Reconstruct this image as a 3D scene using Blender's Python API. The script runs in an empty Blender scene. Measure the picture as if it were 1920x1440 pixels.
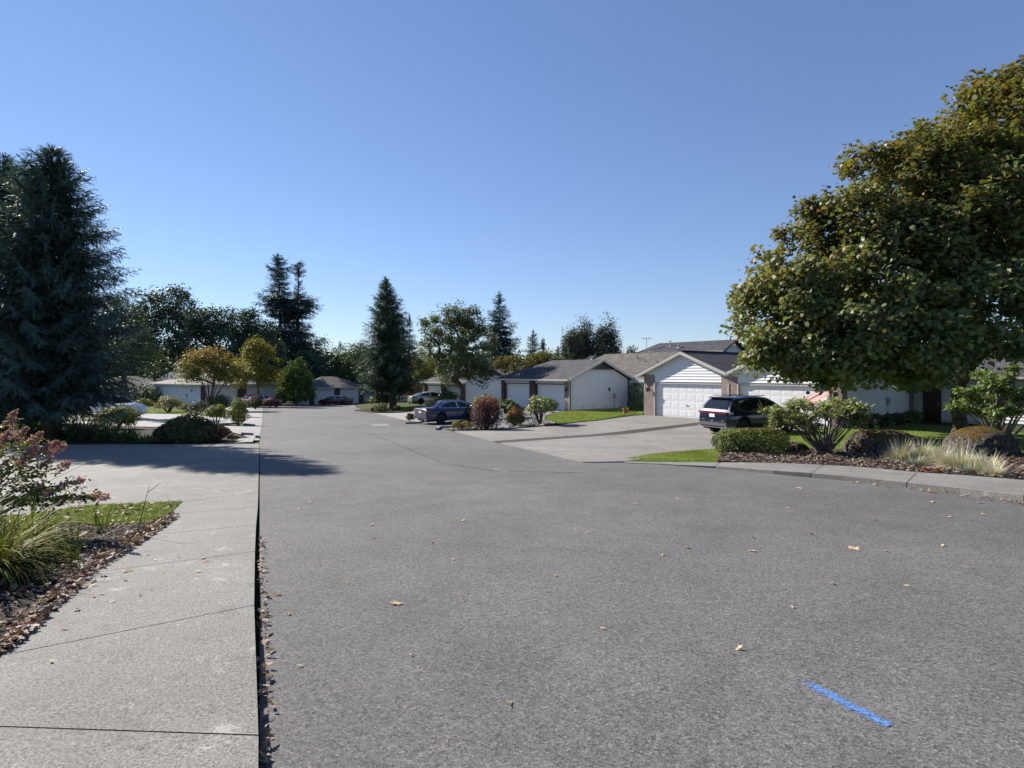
import bpy, bmesh, math, random
import numpy as np
from mathutils import Vector, Matrix

random.seed(7)
rng = np.random.default_rng(7)
scene = bpy.context.scene
COL = scene.collection
R = math.radians

# ------------------------------------------------------------------ camera, sky, sun, exposure
EYE = 1.6
cam_data = bpy.data.cameras.new("camera")
cam = bpy.data.objects.new("camera", cam_data)
COL.objects.link(cam)
cam.location = (0, 0, EYE)
cam.rotation_euler = (R(90), 0, 0)
cam_data.sensor_width = 36
cam_data.lens = 20.25
cam_data.shift_y = -20 / 1920
cam_data.clip_end = 3000
cam_data.clip_start = 0.05
scene.camera = cam

SUN_EL = R(33)
SUN_DIR = Vector((-0.812 * math.cos(SUN_EL), 0.584 * math.cos(SUN_EL), math.sin(SUN_EL))).normalized()
world = bpy.data.worlds.new("World")
scene.world = world
world.use_nodes = True
wn = world.node_tree
sky = wn.nodes.new("ShaderNodeTexSky")
sky.sky_type = "NISHITA"
sky.sun_disc = False
sky.sun_elevation = SUN_EL
sky.sun_rotation = math.atan2(SUN_DIR.x, SUN_DIR.y)
sky.air_density = 1.0
sky.dust_density = 0.0
sky.ozone_density = 2.0
sky_gamma = wn.nodes.new("ShaderNodeGamma")          # whole sky: softer range and a touch more blue, as in the photograph
sky_gamma.inputs[1].default_value = 0.80
sky_tint = wn.nodes.new("ShaderNodeMix")
sky_tint.data_type, sky_tint.blend_type = "RGBA", "MULTIPLY"
sky_tint.inputs[0].default_value = 1
sky_tint.inputs[7].default_value = (.94, 1.06, 1.36, 1)
wn.links.new(sky.outputs[0], sky_gamma.inputs[0])
wn.links.new(sky_gamma.outputs[0], sky_tint.inputs[6])
wn.links.new(sky_tint.outputs[2], wn.nodes["Background"].inputs[0])
wn.nodes["Background"].inputs[1].default_value = 0.067

sun_data = bpy.data.lights.new("sun", "SUN")
sun_data.energy = 5.0
sun_data.angle = R(0.53)
sun_data.color = (1.0, 0.94, 0.85)
sun = bpy.data.objects.new("sun", sun_data)
COL.objects.link(sun)
sun.rotation_euler = SUN_DIR.to_track_quat("Z", "Y").to_euler()

scene.view_settings.view_transform = "Standard"
scene.view_settings.look = "None"
scene.view_settings.exposure = 1.12
scene.view_settings.gamma = 1
scene.view_settings.use_curve_mapping = False
scene.render.engine = "CYCLES"
scene.cycles.max_bounces = 7
scene.cycles.transparent_max_bounces = 8
scene.cycles.use_denoising = True


# ------------------------------------------------------------------ ground shape
def road_right(y):
    return np.interp(y, [0, 14.5, 29, 40, 62, 90, 130], [8, 1.75, -2.95, -7, -15.5, -26.5, -42])


def road_z(y):
    y = np.asarray(y, float)
    return np.where(y < 0, 0, np.where(y < 35, -.045 * y, np.where(y < 110, -1.575 - .031 * (y - 35), -3.9)))


def ground_z(x, y):
    """height of the terrain: the street falls away from the camera, the lots on the right stay higher"""
    x = np.asarray(x, float)
    y = np.asarray(y, float)
    r = road_z(y)
    lot = np.interp(y, [0, 26, 38, 45, 68, 110, 200], [0, -1.17, -1.22, -1.36, -1.99, -3.2, -3.9])
    t = np.clip((x - road_right(y)) / 9.0, 0, 1)
    t = t * t * (3 - 2 * t)
    return r + (np.maximum(lot, r) - r) * t * np.clip((y - 22) / 6, 0, 1)


def gz(x, y):
    return float(ground_z(x, y))


def gp(px, py):
    """ground point (x, y) under a point of the photograph (1920 px wide)"""
    k = (px - 960) / 1080
    lo, hi = 1.0, 400.0
    f = lambda Y: (EYE - (py - 700) / 1080 * Y) - gz(k * Y, Y)
    for _ in range(60):
        m = (lo + hi) / 2
        if f(m) > 0:
            lo = m
        else:
            hi = m
    return (k * lo, lo)


def xat(px, Y):
    return (px - 960) / 1080 * Y


def zat(py, Y):
    return EYE - (py - 700) / 1080 * Y


# ------------------------------------------------------------------ object helpers
def props(o, label=None, cat=None, group=None, kind=None):
    if label:
        o["label"] = label
    if cat:
        o["category"] = cat
    if group:
        o["group"] = group
    if kind:
        o["kind"] = kind
    return o


def thing(name, label, cat, loc=(0, 0, 0), rotz=0, group=None):
    o = bpy.data.objects.new(name, None)
    o.empty_display_size = 0.2
    COL.objects.link(o)
    o.location = loc
    o.rotation_euler = (0, 0, rotz)
    return props(o, label, cat, group)


def dup(root, loc=None, rotz=None, label=None, group=None):
    def cp(o, parent):
        c = o.copy()
        COL.objects.link(c)
        c.parent = parent
        for ch in list(o.children):
            cp(ch, c)
        return c
    r = cp(root, None)
    if loc is not None:
        r.location = loc
    if rotz is not None:
        r.rotation_euler = (0, 0, rotz)
    if label:
        r["label"] = label
    if group:
        r["group"] = group
    return r


def link(name, me, parent=None, loc=None):
    o = bpy.data.objects.new(name, me)
    COL.objects.link(o)
    if parent is not None:
        o.parent = parent
    if loc is not None:
        o.location = loc
    return o


class MB:
    """collects simple solids and links them as ONE mesh object"""

    def __init__(self):
        self.v, self.f = [], []

    def add(self, vs, fs):
        n = len(self.v)
        self.v.extend([tuple(p) for p in vs])
        self.f.extend([tuple(i + n for i in f) for f in fs])
        return self

    def box(self, x0, x1, y0, y1, z0, z1):
        vs = [(x0, y0, z0), (x1, y0, z0), (x1, y1, z0), (x0, y1, z0), (x0, y0, z1), (x1, y0, z1), (x1, y1, z1), (x0, y1, z1)]
        return self.add(vs, [(0, 3, 2, 1), (4, 5, 6, 7), (0, 1, 5, 4), (1, 2, 6, 5), (2, 3, 7, 6), (3, 0, 4, 7)])

    def prism(self, loop, vec):
        """closed solid: a planar loop of 3D points pushed along vec"""
        n = len(loop)
        a = [Vector(p) for p in loop]
        b = [p + Vector(vec) for p in a]
        return self.add(a + b, [tuple(range(n - 1, -1, -1)), tuple(range(n, 2 * n))] +
                        [(i, (i + 1) % n, n + (i + 1) % n, n + i) for i in range(n)])

    def tube(self, pts, rad, n=6, cap=True):
        pts = [Vector(p) for p in pts]
        if not hasattr(rad, "__len__"):
            rad = [rad] * len(pts)
        vs, fs = [], []
        for i, p in enumerate(pts):
            d = (pts[min(i + 1, len(pts) - 1)] - pts[max(i - 1, 0)])
            d = d.normalized() if d.length > 1e-9 else Vector((0, 0, 1))
            a = d.orthogonal().normalized() if abs(d.z) < .95 else Vector((1, 0, 0))
            a = (a - d * a.dot(d)).normalized()
            if abs(d.z) < .95:
                a = Vector((0, 0, 1)) - d * d.z
                a.normalize()
            b = d.cross(a)
            for k in range(n):
                t = 2 * math.pi * k / n
                vs.append(p + (a * math.cos(t) + b * math.sin(t)) * rad[i])
        for i in range(len(pts) - 1):
            for k in range(n):
                fs.append((i * n + k, i * n + (k + 1) % n, (i + 1) * n + (k + 1) % n, (i + 1) * n + k))
        if cap:
            fs.append(tuple(range(n - 1, -1, -1)))
            fs.append(tuple((len(pts) - 1) * n + k for k in range(n)))
        return self.add(vs, fs)

    def lathe(self, prof, n=16, axis="z", c=(0, 0, 0)):
        """prof: list of (radius, height)"""
        vs, fs = [], []
        for r, h in prof:
            for k in range(n):
                t = 2 * math.pi * k / n
                p = (r * math.cos(t), r * math.sin(t), h)
                if axis == "y":
                    p = (p[0], p[2], p[1])
                elif axis == "x":
                    p = (p[2], p[0], p[1])
                vs.append((p[0] + c[0], p[1] + c[1], p[2] + c[2]))
        m = len(prof)
        for i in range(m - 1):
            for k in range(n):
                fs.append((i * n + k, i * n + (k + 1) % n, (i + 1) * n + (k + 1) % n, (i + 1) * n + k))
        fs.append(tuple(range(n - 1, -1, -1)))
        fs.append(tuple((m - 1) * n + k for k in range(n)))
        return self.add(vs, fs)

    def mesh(self, name, mat, smooth=None, uvax=None, recalc=True):
        me = bpy.data.meshes.new(name)
        me.from_pydata(self.v, [], self.f)
        if recalc:
            bm = bmesh.new()
            bm.from_mesh(me)
            bmesh.ops.recalc_face_normals(bm, faces=bm.faces)
            bm.to_mesh(me)
            bm.free()
        uv = me.uv_layers.new(name="uv").data
        vs = me.vertices
        for p in me.polygons:
            nx, ny, nz = abs(p.normal.x), abs(p.normal.y), abs(p.normal.z)
            for li in p.loop_indices:
                c = vs[me.loops[li].vertex_index].co
                if uvax:
                    uv[li].uv = (c.dot(uvax[0]), c.dot(uvax[1]))
                elif nz >= nx and nz >= ny:
                    uv[li].uv = (c.x, c.y)
                elif nx > ny:
                    uv[li].uv = (c.y, c.z)
                else:
                    uv[li].uv = (c.x, c.z)
        if smooth is not None:
            me.shade_smooth()
            me.set_sharp_from_angle(angle=R(smooth))
        for m in (mat if isinstance(mat, (list, tuple)) else [mat]):
            me.materials.append(m)
        return me

    def build(self, name, mat, parent=None, smooth=None, uvax=None, loc=None, recalc=True):
        return link(name, self.mesh(name, mat, smooth, uvax, recalc), parent, loc)


def np_mesh(name, V, loops, sizes, mat, attr=None, smooth=False):
    me = bpy.data.meshes.new(name)
    V = np.ascontiguousarray(V, np.float32)
    loops = np.ascontiguousarray(loops, np.int32)
    sizes = np.ascontiguousarray(sizes, np.int32)
    me.vertices.add(len(V))
    me.vertices.foreach_set("co", V.ravel())
    me.loops.add(len(loops))
    me.loops.foreach_set("vertex_index", loops)
    me.polygons.add(len(sizes))
    st = np.zeros(len(sizes), np.int32)
    st[1:] = np.cumsum(sizes)[:-1]
    me.polygons.foreach_set("loop_start", st)
    me.polygons.foreach_set("loop_total", sizes)
    if attr is not None:
        a = me.attributes.new("tint", "FLOAT", "POINT")
        a.data.foreach_set("value", np.ascontiguousarray(attr, np.float32))
    me.update(calc_edges=True)
    if smooth:
        me.shade_smooth()
    me.materials.append(mat)
    return me


def unit(a):
    return a / np.maximum(np.linalg.norm(a, axis=-1, keepdims=True), 1e-9)


def frames(Z, X=None):
    """orthonormal frames with third axis Z and first axis as near X as it goes (random when None)"""
    Z = unit(Z)
    if X is None:
        X = rng.normal(size=Z.shape)
    X = unit(X - Z * (X * Z).sum(-1, keepdims=True))
    Y = np.cross(Z, X)
    return np.stack([X, Y, Z], axis=1)      # rows


def scatter(tmpl, P, F, S, tint=None):
    """copies of a template (verts, faces) at P with frames F and sizes S (n or n x 3) -> arrays"""
    tv, tf = tmpl
    tv = np.asarray(tv, float)
    S = np.asarray(S, float)
    if S.ndim == 1:
        S = S[:, None]
    loc = tv[None, :, :] * S[:, None, :] if S.shape[1] == 3 else tv[None] * S[:, :, None]
    V = P[:, None, :] + np.einsum("nkc,ncd->nkd", loc, F)
    n, k = len(P), len(tv)
    fl = np.concatenate([np.array(f) for f in tf])
    fs = np.array([len(f) for f in tf])
    L = (fl[None, :] + (np.arange(n) * k)[:, None]).ravel()
    sz = np.tile(fs, n)
    at = None if tint is None else np.repeat(tint, k)
    return V.reshape(-1, 3), L, sz, at


def join_arrays(parts):
    V, L, Z, A, off = [], [], [], [], 0
    for v, l, s, a in parts:
        V.append(v)
        L.append(l + off)
        Z.append(s)
        A.append(np.zeros(len(v)) if a is None else a)
        off += len(v)
    return np.concatenate(V), np.concatenate(L), np.concatenate(Z), np.concatenate(A)


# ------------------------------------------------------------------ materials
MATS = {}


def new_mat(name):
    m = bpy.data.materials.new(name)
    m.use_nodes = True
    nt = m.node_tree
    return m, nt, nt.nodes["Principled BSDF"]


def N(nt, kind, **kw):
    n = nt.nodes.new("ShaderNode" + kind)
    for k, v in kw.items():
        setattr(n, k, v)
    return n


def ramp(nt, cols, pos=None):
    r = N(nt, "ValToRGB")
    e = r.color_ramp.elements
    while len(e) < len(cols):
        e.new(0.5)
    for i, c in enumerate(cols):
        e[i].position = pos[i] if pos else i / max(1, len(cols) - 1)
        e[i].color = (*c, 1)
    return r


def noise(nt, coord, scale, detail=3, rough=.55):
    n = N(nt, "TexNoise")
    n.inputs["Scale"].default_value = scale
    n.inputs["Detail"].default_value = detail
    n.inputs["Roughness"].default_value = rough
    if coord is not None:
        nt.links.new(coord, n.inputs["Vector"])
    return n


def mixc(nt, fac, a, b, mode="MIX"):
    m = N(nt, "Mix", data_type="RGBA", blend_type=mode)
    for sock, v in ((m.inputs[0], fac), (m.inputs[6], a), (m.inputs[7], b)):
        if isinstance(v, (int, float)):
            sock.default_value = v
        elif isinstance(v, tuple):
            sock.default_value = (*v, 1) if len(v) == 3 else v
        else:
            nt.links.new(v, sock)
    return m.outputs[2]


def bump(nt, height, strength, dist, bsdf):
    b = N(nt, "Bump")
    b.inputs["Strength"].default_value = strength
    b.inputs["Distance"].default_value = dist
    nt.links.new(height, b.inputs["Height"])
    nt.links.new(b.outputs[0], bsdf.inputs["Normal"])


def plain(name, col, rough=.6, metal=0, var=.12, scale=6, coat=0, spec=None, bumpy=0):
    if name in MATS:
        return MATS[name]
    m, nt, b = new_mat(name)
    tc = N(nt, "TexCoord")
    n = noise(nt, tc.outputs["Object"], scale, 4)
    r = ramp(nt, [tuple(c * (1 - var) for c in col), tuple(min(1, c * (1 + var)) for c in col)], [.3, .7])
    nt.links.new(n.outputs[0], r.inputs[0])
    nt.links.new(r.outputs[0], b.inputs["Base Color"])
    b.inputs["Roughness"].default_value = rough
    b.inputs["Metallic"].default_value = metal
    if coat:
        b.inputs["Coat Weight"].default_value = coat
        b.inputs["Coat Roughness"].default_value = .06
    if spec is not None:
        b.inputs["Specular IOR Level"].default_value = spec
    if bumpy:
        n2 = noise(nt, tc.outputs["Object"], scale * 6, 4)
        bump(nt, n2.outputs[0], .5, bumpy, b)
    MATS[name] = m
    return m


def foliage(name, cols, trans=.22, rough=.6, clump=.7, var=.35, tint=None, spec=.12, gain=1.9):
    """leaf material: every leaf (mesh island) its own colour, mottled by clumps; tint = colours reached where the attribute is 1"""
    if name in MATS:
        return MATS[name]
    m, nt, b = new_mat(name)
    cols = [tuple(min(.6, v * gain) for v in c) for c in cols]
    tint = tint and [tuple(min(.6, v * gain) for v in c) for c in tint]
    geo = N(nt, "NewGeometry")
    r = ramp(nt, cols)
    nt.links.new(geo.outputs["Random Per Island"], r.inputs[0])
    col = r.outputs[0]
    if tint:
        r2 = ramp(nt, tint)
        nt.links.new(geo.outputs["Random Per Island"], r2.inputs[0])
        at = N(nt, "Attribute", attribute_name="tint")
        col = mixc(nt, at.outputs["Fac"], col, r2.outputs[0])
    tc = N(nt, "TexCoord")
    n = noise(nt, tc.outputs["Object"], clump, 2)
    br = ramp(nt, [(1 - var,) * 3, (1 + var * .5,) * 3], [.35, .65])
    nt.links.new(n.outputs[0], br.inputs[0])
    col = mixc(nt, 1.0, col, br.outputs[0], "MULTIPLY")
    nt.links.new(col, b.inputs["Base Color"])
    b.inputs["Roughness"].default_value = max(rough, .5)
    b.inputs["Specular IOR Level"].default_value = spec
    tr = N(nt, "BsdfTranslucent")
    nt.links.new(mixc(nt, 1.0, col, (1.5, 1.4, .6), "MULTIPLY"), tr.inputs["Color"])
    mx = N(nt, "MixShader")
    mx.inputs[0].default_value = trans
    nt.links.new(b.outputs[0], mx.inputs[1])
    nt.links.new(tr.outputs[0], mx.inputs[2])
    nt.links.new(mx.outputs[0], nt.nodes["Material Output"].inputs[0])
    MATS[name] = m
    return m


def make_asphalt():
    m, nt, b = new_mat("asphalt")
    g = N(nt, "NewGeometry").outputs["Position"]
    big = noise(nt, g, .18, 4, .6)
    mid = noise(nt, g, 1.6, 4, .6)
    fine = noise(nt, g, 95, 3, .7)
    vor = N(nt, "TexVoronoi")
    vor.inputs["Scale"].default_value = 75
    nt.links.new(g, vor.inputs["Vector"])
    c1 = ramp(nt, [(.094, .092, .092), (.138, .135, .133)], [.3, .72])
    nt.links.new(big.outputs[0], c1.inputs[0])
    c2 = ramp(nt, [(.9,) * 3, (1.08,) * 3], [.35, .65])
    nt.links.new(mid.outputs[0], c2.inputs[0])
    c3 = ramp(nt, [(.48,) * 3, (1.0,) * 3, (1.45,) * 3], [.32, .5, .7])
    nt.links.new(fine.outputs[0], c3.inputs[0])
    st = ramp(nt, [(.5, .49, .49), (.95, .93, .93), (1.05, 1.03, 1.02), (1.55, 1.5, 1.45)], [0, .35, .8, 1])
    sep = N(nt, "SeparateColor")
    nt.links.new(vor.outputs["Color"], sep.inputs[0])
    nt.links.new(sep.outputs[0], st.inputs[0])
    c = mixc(nt, 1, c1.outputs[0], c2.outputs[0], "MULTIPLY")
    c = mixc(nt, 1, c, c3.outputs[0], "MULTIPLY")
    c = mixc(nt, 1, c, st.outputs[0], "MULTIPLY")
    nt.links.new(c, b.inputs["Base Color"])
    b.inputs["Roughness"].default_value = .85
    b.inputs["Specular IOR Level"].default_value = .25
    h = mixc(nt, .5, fine.outputs[0], vor.outputs["Distance"])
    bump(nt, h, .55, .006, b)
    return m


def make_concrete(name, lo, hi, speck=.6, scale=60, warm=1.0):
    m, nt, b = new_mat(name)
    g = N(nt, "NewGeometry").outputs["Position"]
    big = noise(nt, g, .5, 5, .65)
    fine = noise(nt, g, scale, 3, .7)
    st = noise(nt, g, 3.2, 5, .7)
    c1 = ramp(nt, [lo, hi], [.32, .7])
    nt.links.new(big.outputs[0], c1.inputs[0])
    c3 = ramp(nt, [(1 - speck,) * 3, (1,) * 3, (1 + speck,) * 3], [.3, .5, .72])
    nt.links.new(fine.outputs[0], c3.inputs[0])
    c4 = ramp(nt, [(.70, .68, .64), (1, 1, 1), (1.0, 1.0, 1.0), (1.75, 1.75, 1.75)], [.28, .42, .60, .70])
    nt.links.new(st.outputs[0], c4.inputs[0])
    c = mixc(nt, 1, c1.outputs[0], c3.outputs[0], "MULTIPLY")
    c = mixc(nt, 1, c, c4.outputs[0], "MULTIPLY")
    nt.links.new(c, b.inputs["Base Color"])
    b.inputs["Roughness"].default_value = .85
    b.inputs["Specular IOR Level"].default_value = .3
    bump(nt, fine.outputs[0], .4, .0025, b)
    return m


def make_soil(name, cols, scale=9):
    m, nt, b = new_mat(name)
    g = N(nt, "NewGeometry").outputs["Position"]
    n = noise(nt, g, scale, 6, .7)
    r = ramp(nt, cols)
    nt.links.new(n.outputs[0], r.inputs[0])
    nt.links.new(r.outputs[0], b.inputs["Base Color"])
    b.inputs["Roughness"].default_value = .95
    b.inputs["Specular IOR Level"].default_value = .1
    bump(nt, n.outputs[0], .8, .03, b)
    return m


def make_uvbrick(name, c1, c2, mortar, w, h, gap, rough=.85, bumpd=.006, vary=.25, offset=.5):
    m, nt, b = new_mat(name)
    tc = N(nt, "TexCoord")
    br = N(nt, "TexBrick")
    br.offset = offset
    br.inputs["Scale"].default_value = 1
    br.inputs["Brick Width"].default_value = w
    br.inputs["Row Height"].default_value = h
    br.inputs["Mortar Size"].default_value = gap
    br.inputs["Mortar Smooth"].default_value = .2
    br.inputs["Color1"].default_value = (*c1, 1)
    br.inputs["Color2"].default_value = (*c2, 1)
    br.inputs["Mortar"].default_value = (*mortar, 1)
    nt.links.new(tc.outputs["UV"], br.inputs["Vector"])
    n = noise(nt, tc.outputs["UV"], 1.3, 4)
    n2 = noise(nt, tc.outputs["UV"], 30, 3)
    v = ramp(nt, [(1 - vary,) * 3, (1 + vary,) * 3], [.3, .7])
    nt.links.new(n.outputs[0], v.inputs[0])
    v2 = ramp(nt, [(.75,) * 3, (1.25,) * 3], [.3, .7])
    nt.links.new(n2.outputs[0], v2.inputs[0])
    c = mixc(nt, 1, br.outputs["Color"], v.outputs[0], "MULTIPLY")
    c = mixc(nt, 1, c, v2.outputs[0], "MULTIPLY")
    nt.links.new(c, b.inputs["Base Color"])
    b.inputs["Roughness"].default_value = rough
    b.inputs["Specular IOR Level"].default_value = .2
    inv = N(nt, "Math", operation="SUBTRACT")
    inv.inputs[0].default_value = 1
    nt.links.new(br.outputs["Fac"], inv.inputs[1])
    bump(nt, inv.outputs[0], .6, bumpd, b)
    return m


def make_bark(name, lo, hi):
    m, nt, b = new_mat(name)
    tc = N(nt, "TexCoord")
    mp = N(nt, "Mapping")
    mp.inputs["Scale"].default_value = (9, 9, 1.6)
    nt.links.new(tc.outputs["Object"], mp.inputs[0])
    n = noise(nt, mp.outputs[0], 1.5, 6, .7)
    r = ramp(nt, [lo, hi], [.3, .7])
    nt.links.new(n.outputs[0], r.inputs[0])
    nt.links.new(r.outputs[0], b.inputs["Base Color"])
    b.inputs["Roughness"].default_value = .9
    b.inputs["Specular IOR Level"].default_value = .15
    bump(nt, n.outputs[0], .8, .03, b)
    return m


def make_mossy(name):
    m, nt, b = new_mat(name)
    geo = N(nt, "NewGeometry")
    tc = N(nt, "TexCoord")
    n = noise(nt, tc.outputs["Object"], 4.5, 6, .75)
    n2 = noise(nt, tc.outputs["Object"], 16, 6, .8)
    stone = ramp(nt, [(.018, .013, .010), (.06, .05, .042), (.15, .14, .13), (.36, .35, .34)], [.36, .47, .56, .68])
    nt.links.new(n2.outputs[0], stone.inputs[0])
    moss = ramp(nt, [(.03, .018, .006), (.10, .062, .012), (.20, .14, .02)], [.36, .5, .66])
    nt.links.new(n2.outputs[0], moss.inputs[0])
    sep = N(nt, "SeparateXYZ")
    nt.links.new(geo.outputs["Normal"], sep.inputs[0])
    ad = N(nt, "Math", operation="MULTIPLY_ADD")
    nt.links.new(n.outputs[0], ad.inputs[0])
    ad.inputs[1].default_value = 3.4
    nt.links.new(sep.outputs["Z"], ad.inputs[2])
    mr = N(nt, "MapRange")
    mr.inputs[1].default_value = 2.25
    mr.inputs[2].default_value = 2.65
    nt.links.new(ad.outputs[0], mr.inputs[0])
    c = mixc(nt, mr.outputs[0], stone.outputs[0], moss.outputs[0])
    nt.links.new(c, b.inputs["Base Color"])
    b.inputs["Roughness"].default_value = .95
    b.inputs["Specular IOR Level"].default_value = .1
    bump(nt, n2.outputs[0], 1.0, .09, b)
    return m


ASPHALT = make_asphalt()
WALK = make_concrete("aggregate_concrete", (.135, .128, .118), (.20, .19, .175), .75, 80)
DRIVE = make_concrete("driveway_concrete", (.155, .142, .13), (.22, .205, .188), .45, 55)
DRIVE_PALE = make_concrete("pale_concrete", (.20, .195, .19), (.27, .262, .25), .3, 40)
GROUND = make_soil("yard_soil", [(.03, .035, .014), (.05, .06, .02), (.07, .06, .03)], 2)
TURF = make_soil("turf_soil", [(.05, .08, .018), (.085, .13, .028), (.12, .16, .04)], 5)
MULCH = make_soil("mulch_soil", [(.012, .009, .007), (.035, .026, .02), (.07, .055, .045)], 14)
GRAVEL = make_soil("gravel_soil", [(.05, .045, .04), (.14, .13, .12), (.26, .25, .24)], 30)
SHINGLE_GREY = make_uvbrick("grey_shingles", (.082, .079, .088), (.058, .056, .064), (.03, .03, .033), .3, .145, .012)
SHINGLE_BROWN = make_uvbrick("brown_shingles", (.128, .115, .104), (.098, .088, .080), (.06, .05, .045), .3, .145, .012)
SHINGLE_PALE = make_uvbrick("weathered_shingles", (.20, .185, .17), (.16, .15, .14), (.09, .08, .075), .3, .145, .012)
SHINGLE_SLATE = make_uvbrick("slate_shingles", (.062, .062, .072), (.045, .046, .055), (.025, .025, .03), .3, .145, .012)
BRICK = make_uvbrick("pink_brick", (.27, .185, .155), (.19, .14, .125), (.32, .30, .28), .2, .072, .01, vary=.2)
BRICK_DARK = make_uvbrick("dark_brick", (.10, .06, .055), (.075, .05, .05), (.12, .10, .10), .2, .072, .01, vary=.2)
PAVER = make_uvbrick("brick_pavers", (.13, .11, .10), (.09, .078, .072), (.05, .045, .04), .2, .1, .012)
SIDING = plain("white_siding", (.68, .69, .69), .5, var=.05, scale=1.2)
SIDING_GREY = plain("pale_grey_siding", (.56, .58, .60), .55, var=.06, scale=1.2)
DOORW = plain("white_door_paint", (.68, .685, .69), .4, var=.03, scale=2)
TRIM = plain("cream_trim", (.46, .43, .40), .5, var=.05)
TRIM_DARK = plain("dark_trim", (.05, .045, .05), .55)
GUTTER = plain("gutter_paint", (.42, .41, .40), .4, var=.05)
BLACK = plain("black_metal", (.015, .015, .016), .45)
STEEL = plain("galvanised_steel", (.45, .45, .46), .4, .6)
GLASS = plain("dark_glass", (.012, .014, .018), .04, var=.02, spec=.6)
BARK = make_bark("brown_bark", (.035, .025, .02), (.12, .09, .07))
BARK_GREY = make_bark("grey_bark", (.06, .052, .045), (.20, .17, .145))
MOSSY = make_mossy("mossy_stone")

# ------------------------------------------------------------------ ground, road, paths
def densify(poly, d=1.0):
    out = []
    for i, a in enumerate(poly):
        b = poly[(i + 1) % len(poly)]
        L = math.dist(a, b)
        n = max(1, int(L / d))
        for k in range(n):
            out.append((a[0] + (b[0] - a[0]) * k / n, a[1] + (b[1] - a[1]) * k / n))
    return out


def sheet_mesh(name, poly, off, mat, step=1.0, skirt=0.0, gridoff=0.0):
    """flat outline laid over the terrain: cut along a metre grid so that it follows the slope"""
    bm = bmesh.new()
    vs = [bm.verts.new((x, y, 0)) for x, y in poly]
    bm.faces.new(vs)
    bmesh.ops.triangulate(bm, faces=bm.faces[:])
    xs, ys = [p[0] for p in poly], [p[1] for p in poly]
    for ax, lo, hi in ((0, min(xs), max(xs)), (1, min(ys), max(ys))):
        k = math.floor(lo / step) * step
        while k < hi:
            if k > lo:
                co, no = [0, 0, 0], [0, 0, 0]
                co[ax], no[ax] = k, 1
                bmesh.ops.bisect_plane(bm, geom=bm.verts[:] + bm.edges[:] + bm.faces[:], plane_co=co, plane_no=no, dist=1e-5)
            k += step
    bmesh.ops.triangulate(bm, faces=[f for f in bm.faces if len(f.verts) > 4])
    for v in bm.verts:
        o = off(v.co.x, v.co.y) if callable(off) else off
        v.co.z = gz(v.co.x, v.co.y) + o
    for f in bm.faces:
        if f.normal.z < 0:
            f.normal_flip()
    bm.normal_update()
    for f in bm.faces:
        if f.normal.z < 0:
            f.normal_flip()
    if skirt:
        be = [e for e in bm.edges if len(e.link_faces) == 1]
        r = bmesh.ops.extrude_edge_only(bm, edges=be)
        for v in [g for g in r["geom"] if isinstance(g, bmesh.types.BMVert)]:
            v.co.z -= skirt
        bmesh.ops.recalc_face_normals(bm, faces=bm.faces[:])
        if sum(f.normal.z for f in bm.faces) < 0:
            bmesh.ops.reverse_faces(bm, faces=bm.faces[:])
    me = bpy.data.meshes.new(name)
    bm.to_mesh(me)
    bm.free()
    me.materials.append(mat)
    return me


def sheet(name, poly, off, mat, step=1.0, parent=None, kind="structure", skirt=0.0):
    o = link(name, sheet_mesh(name, poly, off, mat, step, skirt), parent)
    if kind and parent is None:
        o["kind"] = kind
    return o


def offset_poly(poly, d):
    """shrink a counter-clockwise or clockwise outline by d"""
    A = sum(poly[i][0] * poly[(i + 1) % len(poly)][1] - poly[(i + 1) % len(poly)][0] * poly[i][1] for i in range(len(poly)))
    s = 1 if A > 0 else -1
    out = []
    n = len(poly)
    for i in range(n):
        p0, p1, p2 = Vector(poly[i - 1]), Vector(poly[i]), Vector(poly[(i + 1) % n])
        d1, d2 = (p1 - p0).normalized(), (p2 - p1).normalized()
        n1, n2 = Vector((-d1.y, d1.x)) * s, Vector((-d2.y, d2.x)) * s
        b = n1 + n2
        b = b / max(.3, b.dot(n1)) if b.length > 1e-6 else n1
        q = p1 + b * d
        out.append((q.x, q.y))
    return out


# base terrain, out to the horizon
def build_ground():
    def axis(lo, hi, far):
        fine = list(np.arange(lo, hi + .1, 2.0))
        out, s = [], 4.0
        p = fine[-1]
        while p < far:
            p += s
            s *= 1.5
            out.append(p)
        neg, s, p = [], 4.0, fine[0]
        while p > -far:
            p -= s
            s *= 1.5
            neg.append(p)
        return np.array(neg[::-1] + fine + out)
    X, Y = axis(-70, 50, 1500), axis(-6, 120, 1500)
    gx, gy = np.meshgrid(X, Y)
    z = ground_z(gx, gy) - .06
    V = np.stack([gx, gy, z], -1).reshape(-1, 3)
    nx, ny = len(X), len(Y)
    i, j = np.meshgrid(np.arange(nx - 1), np.arange(ny - 1))
    a = (j * nx + i).ravel()
    L = np.stack([a, a + 1, a + nx + 1, a + nx], -1).ravel()
    o = link("ground", np_mesh("ground", V, L, np.full(len(a), 4), GROUND))
    o["kind"] = "structure"


build_ground()

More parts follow.
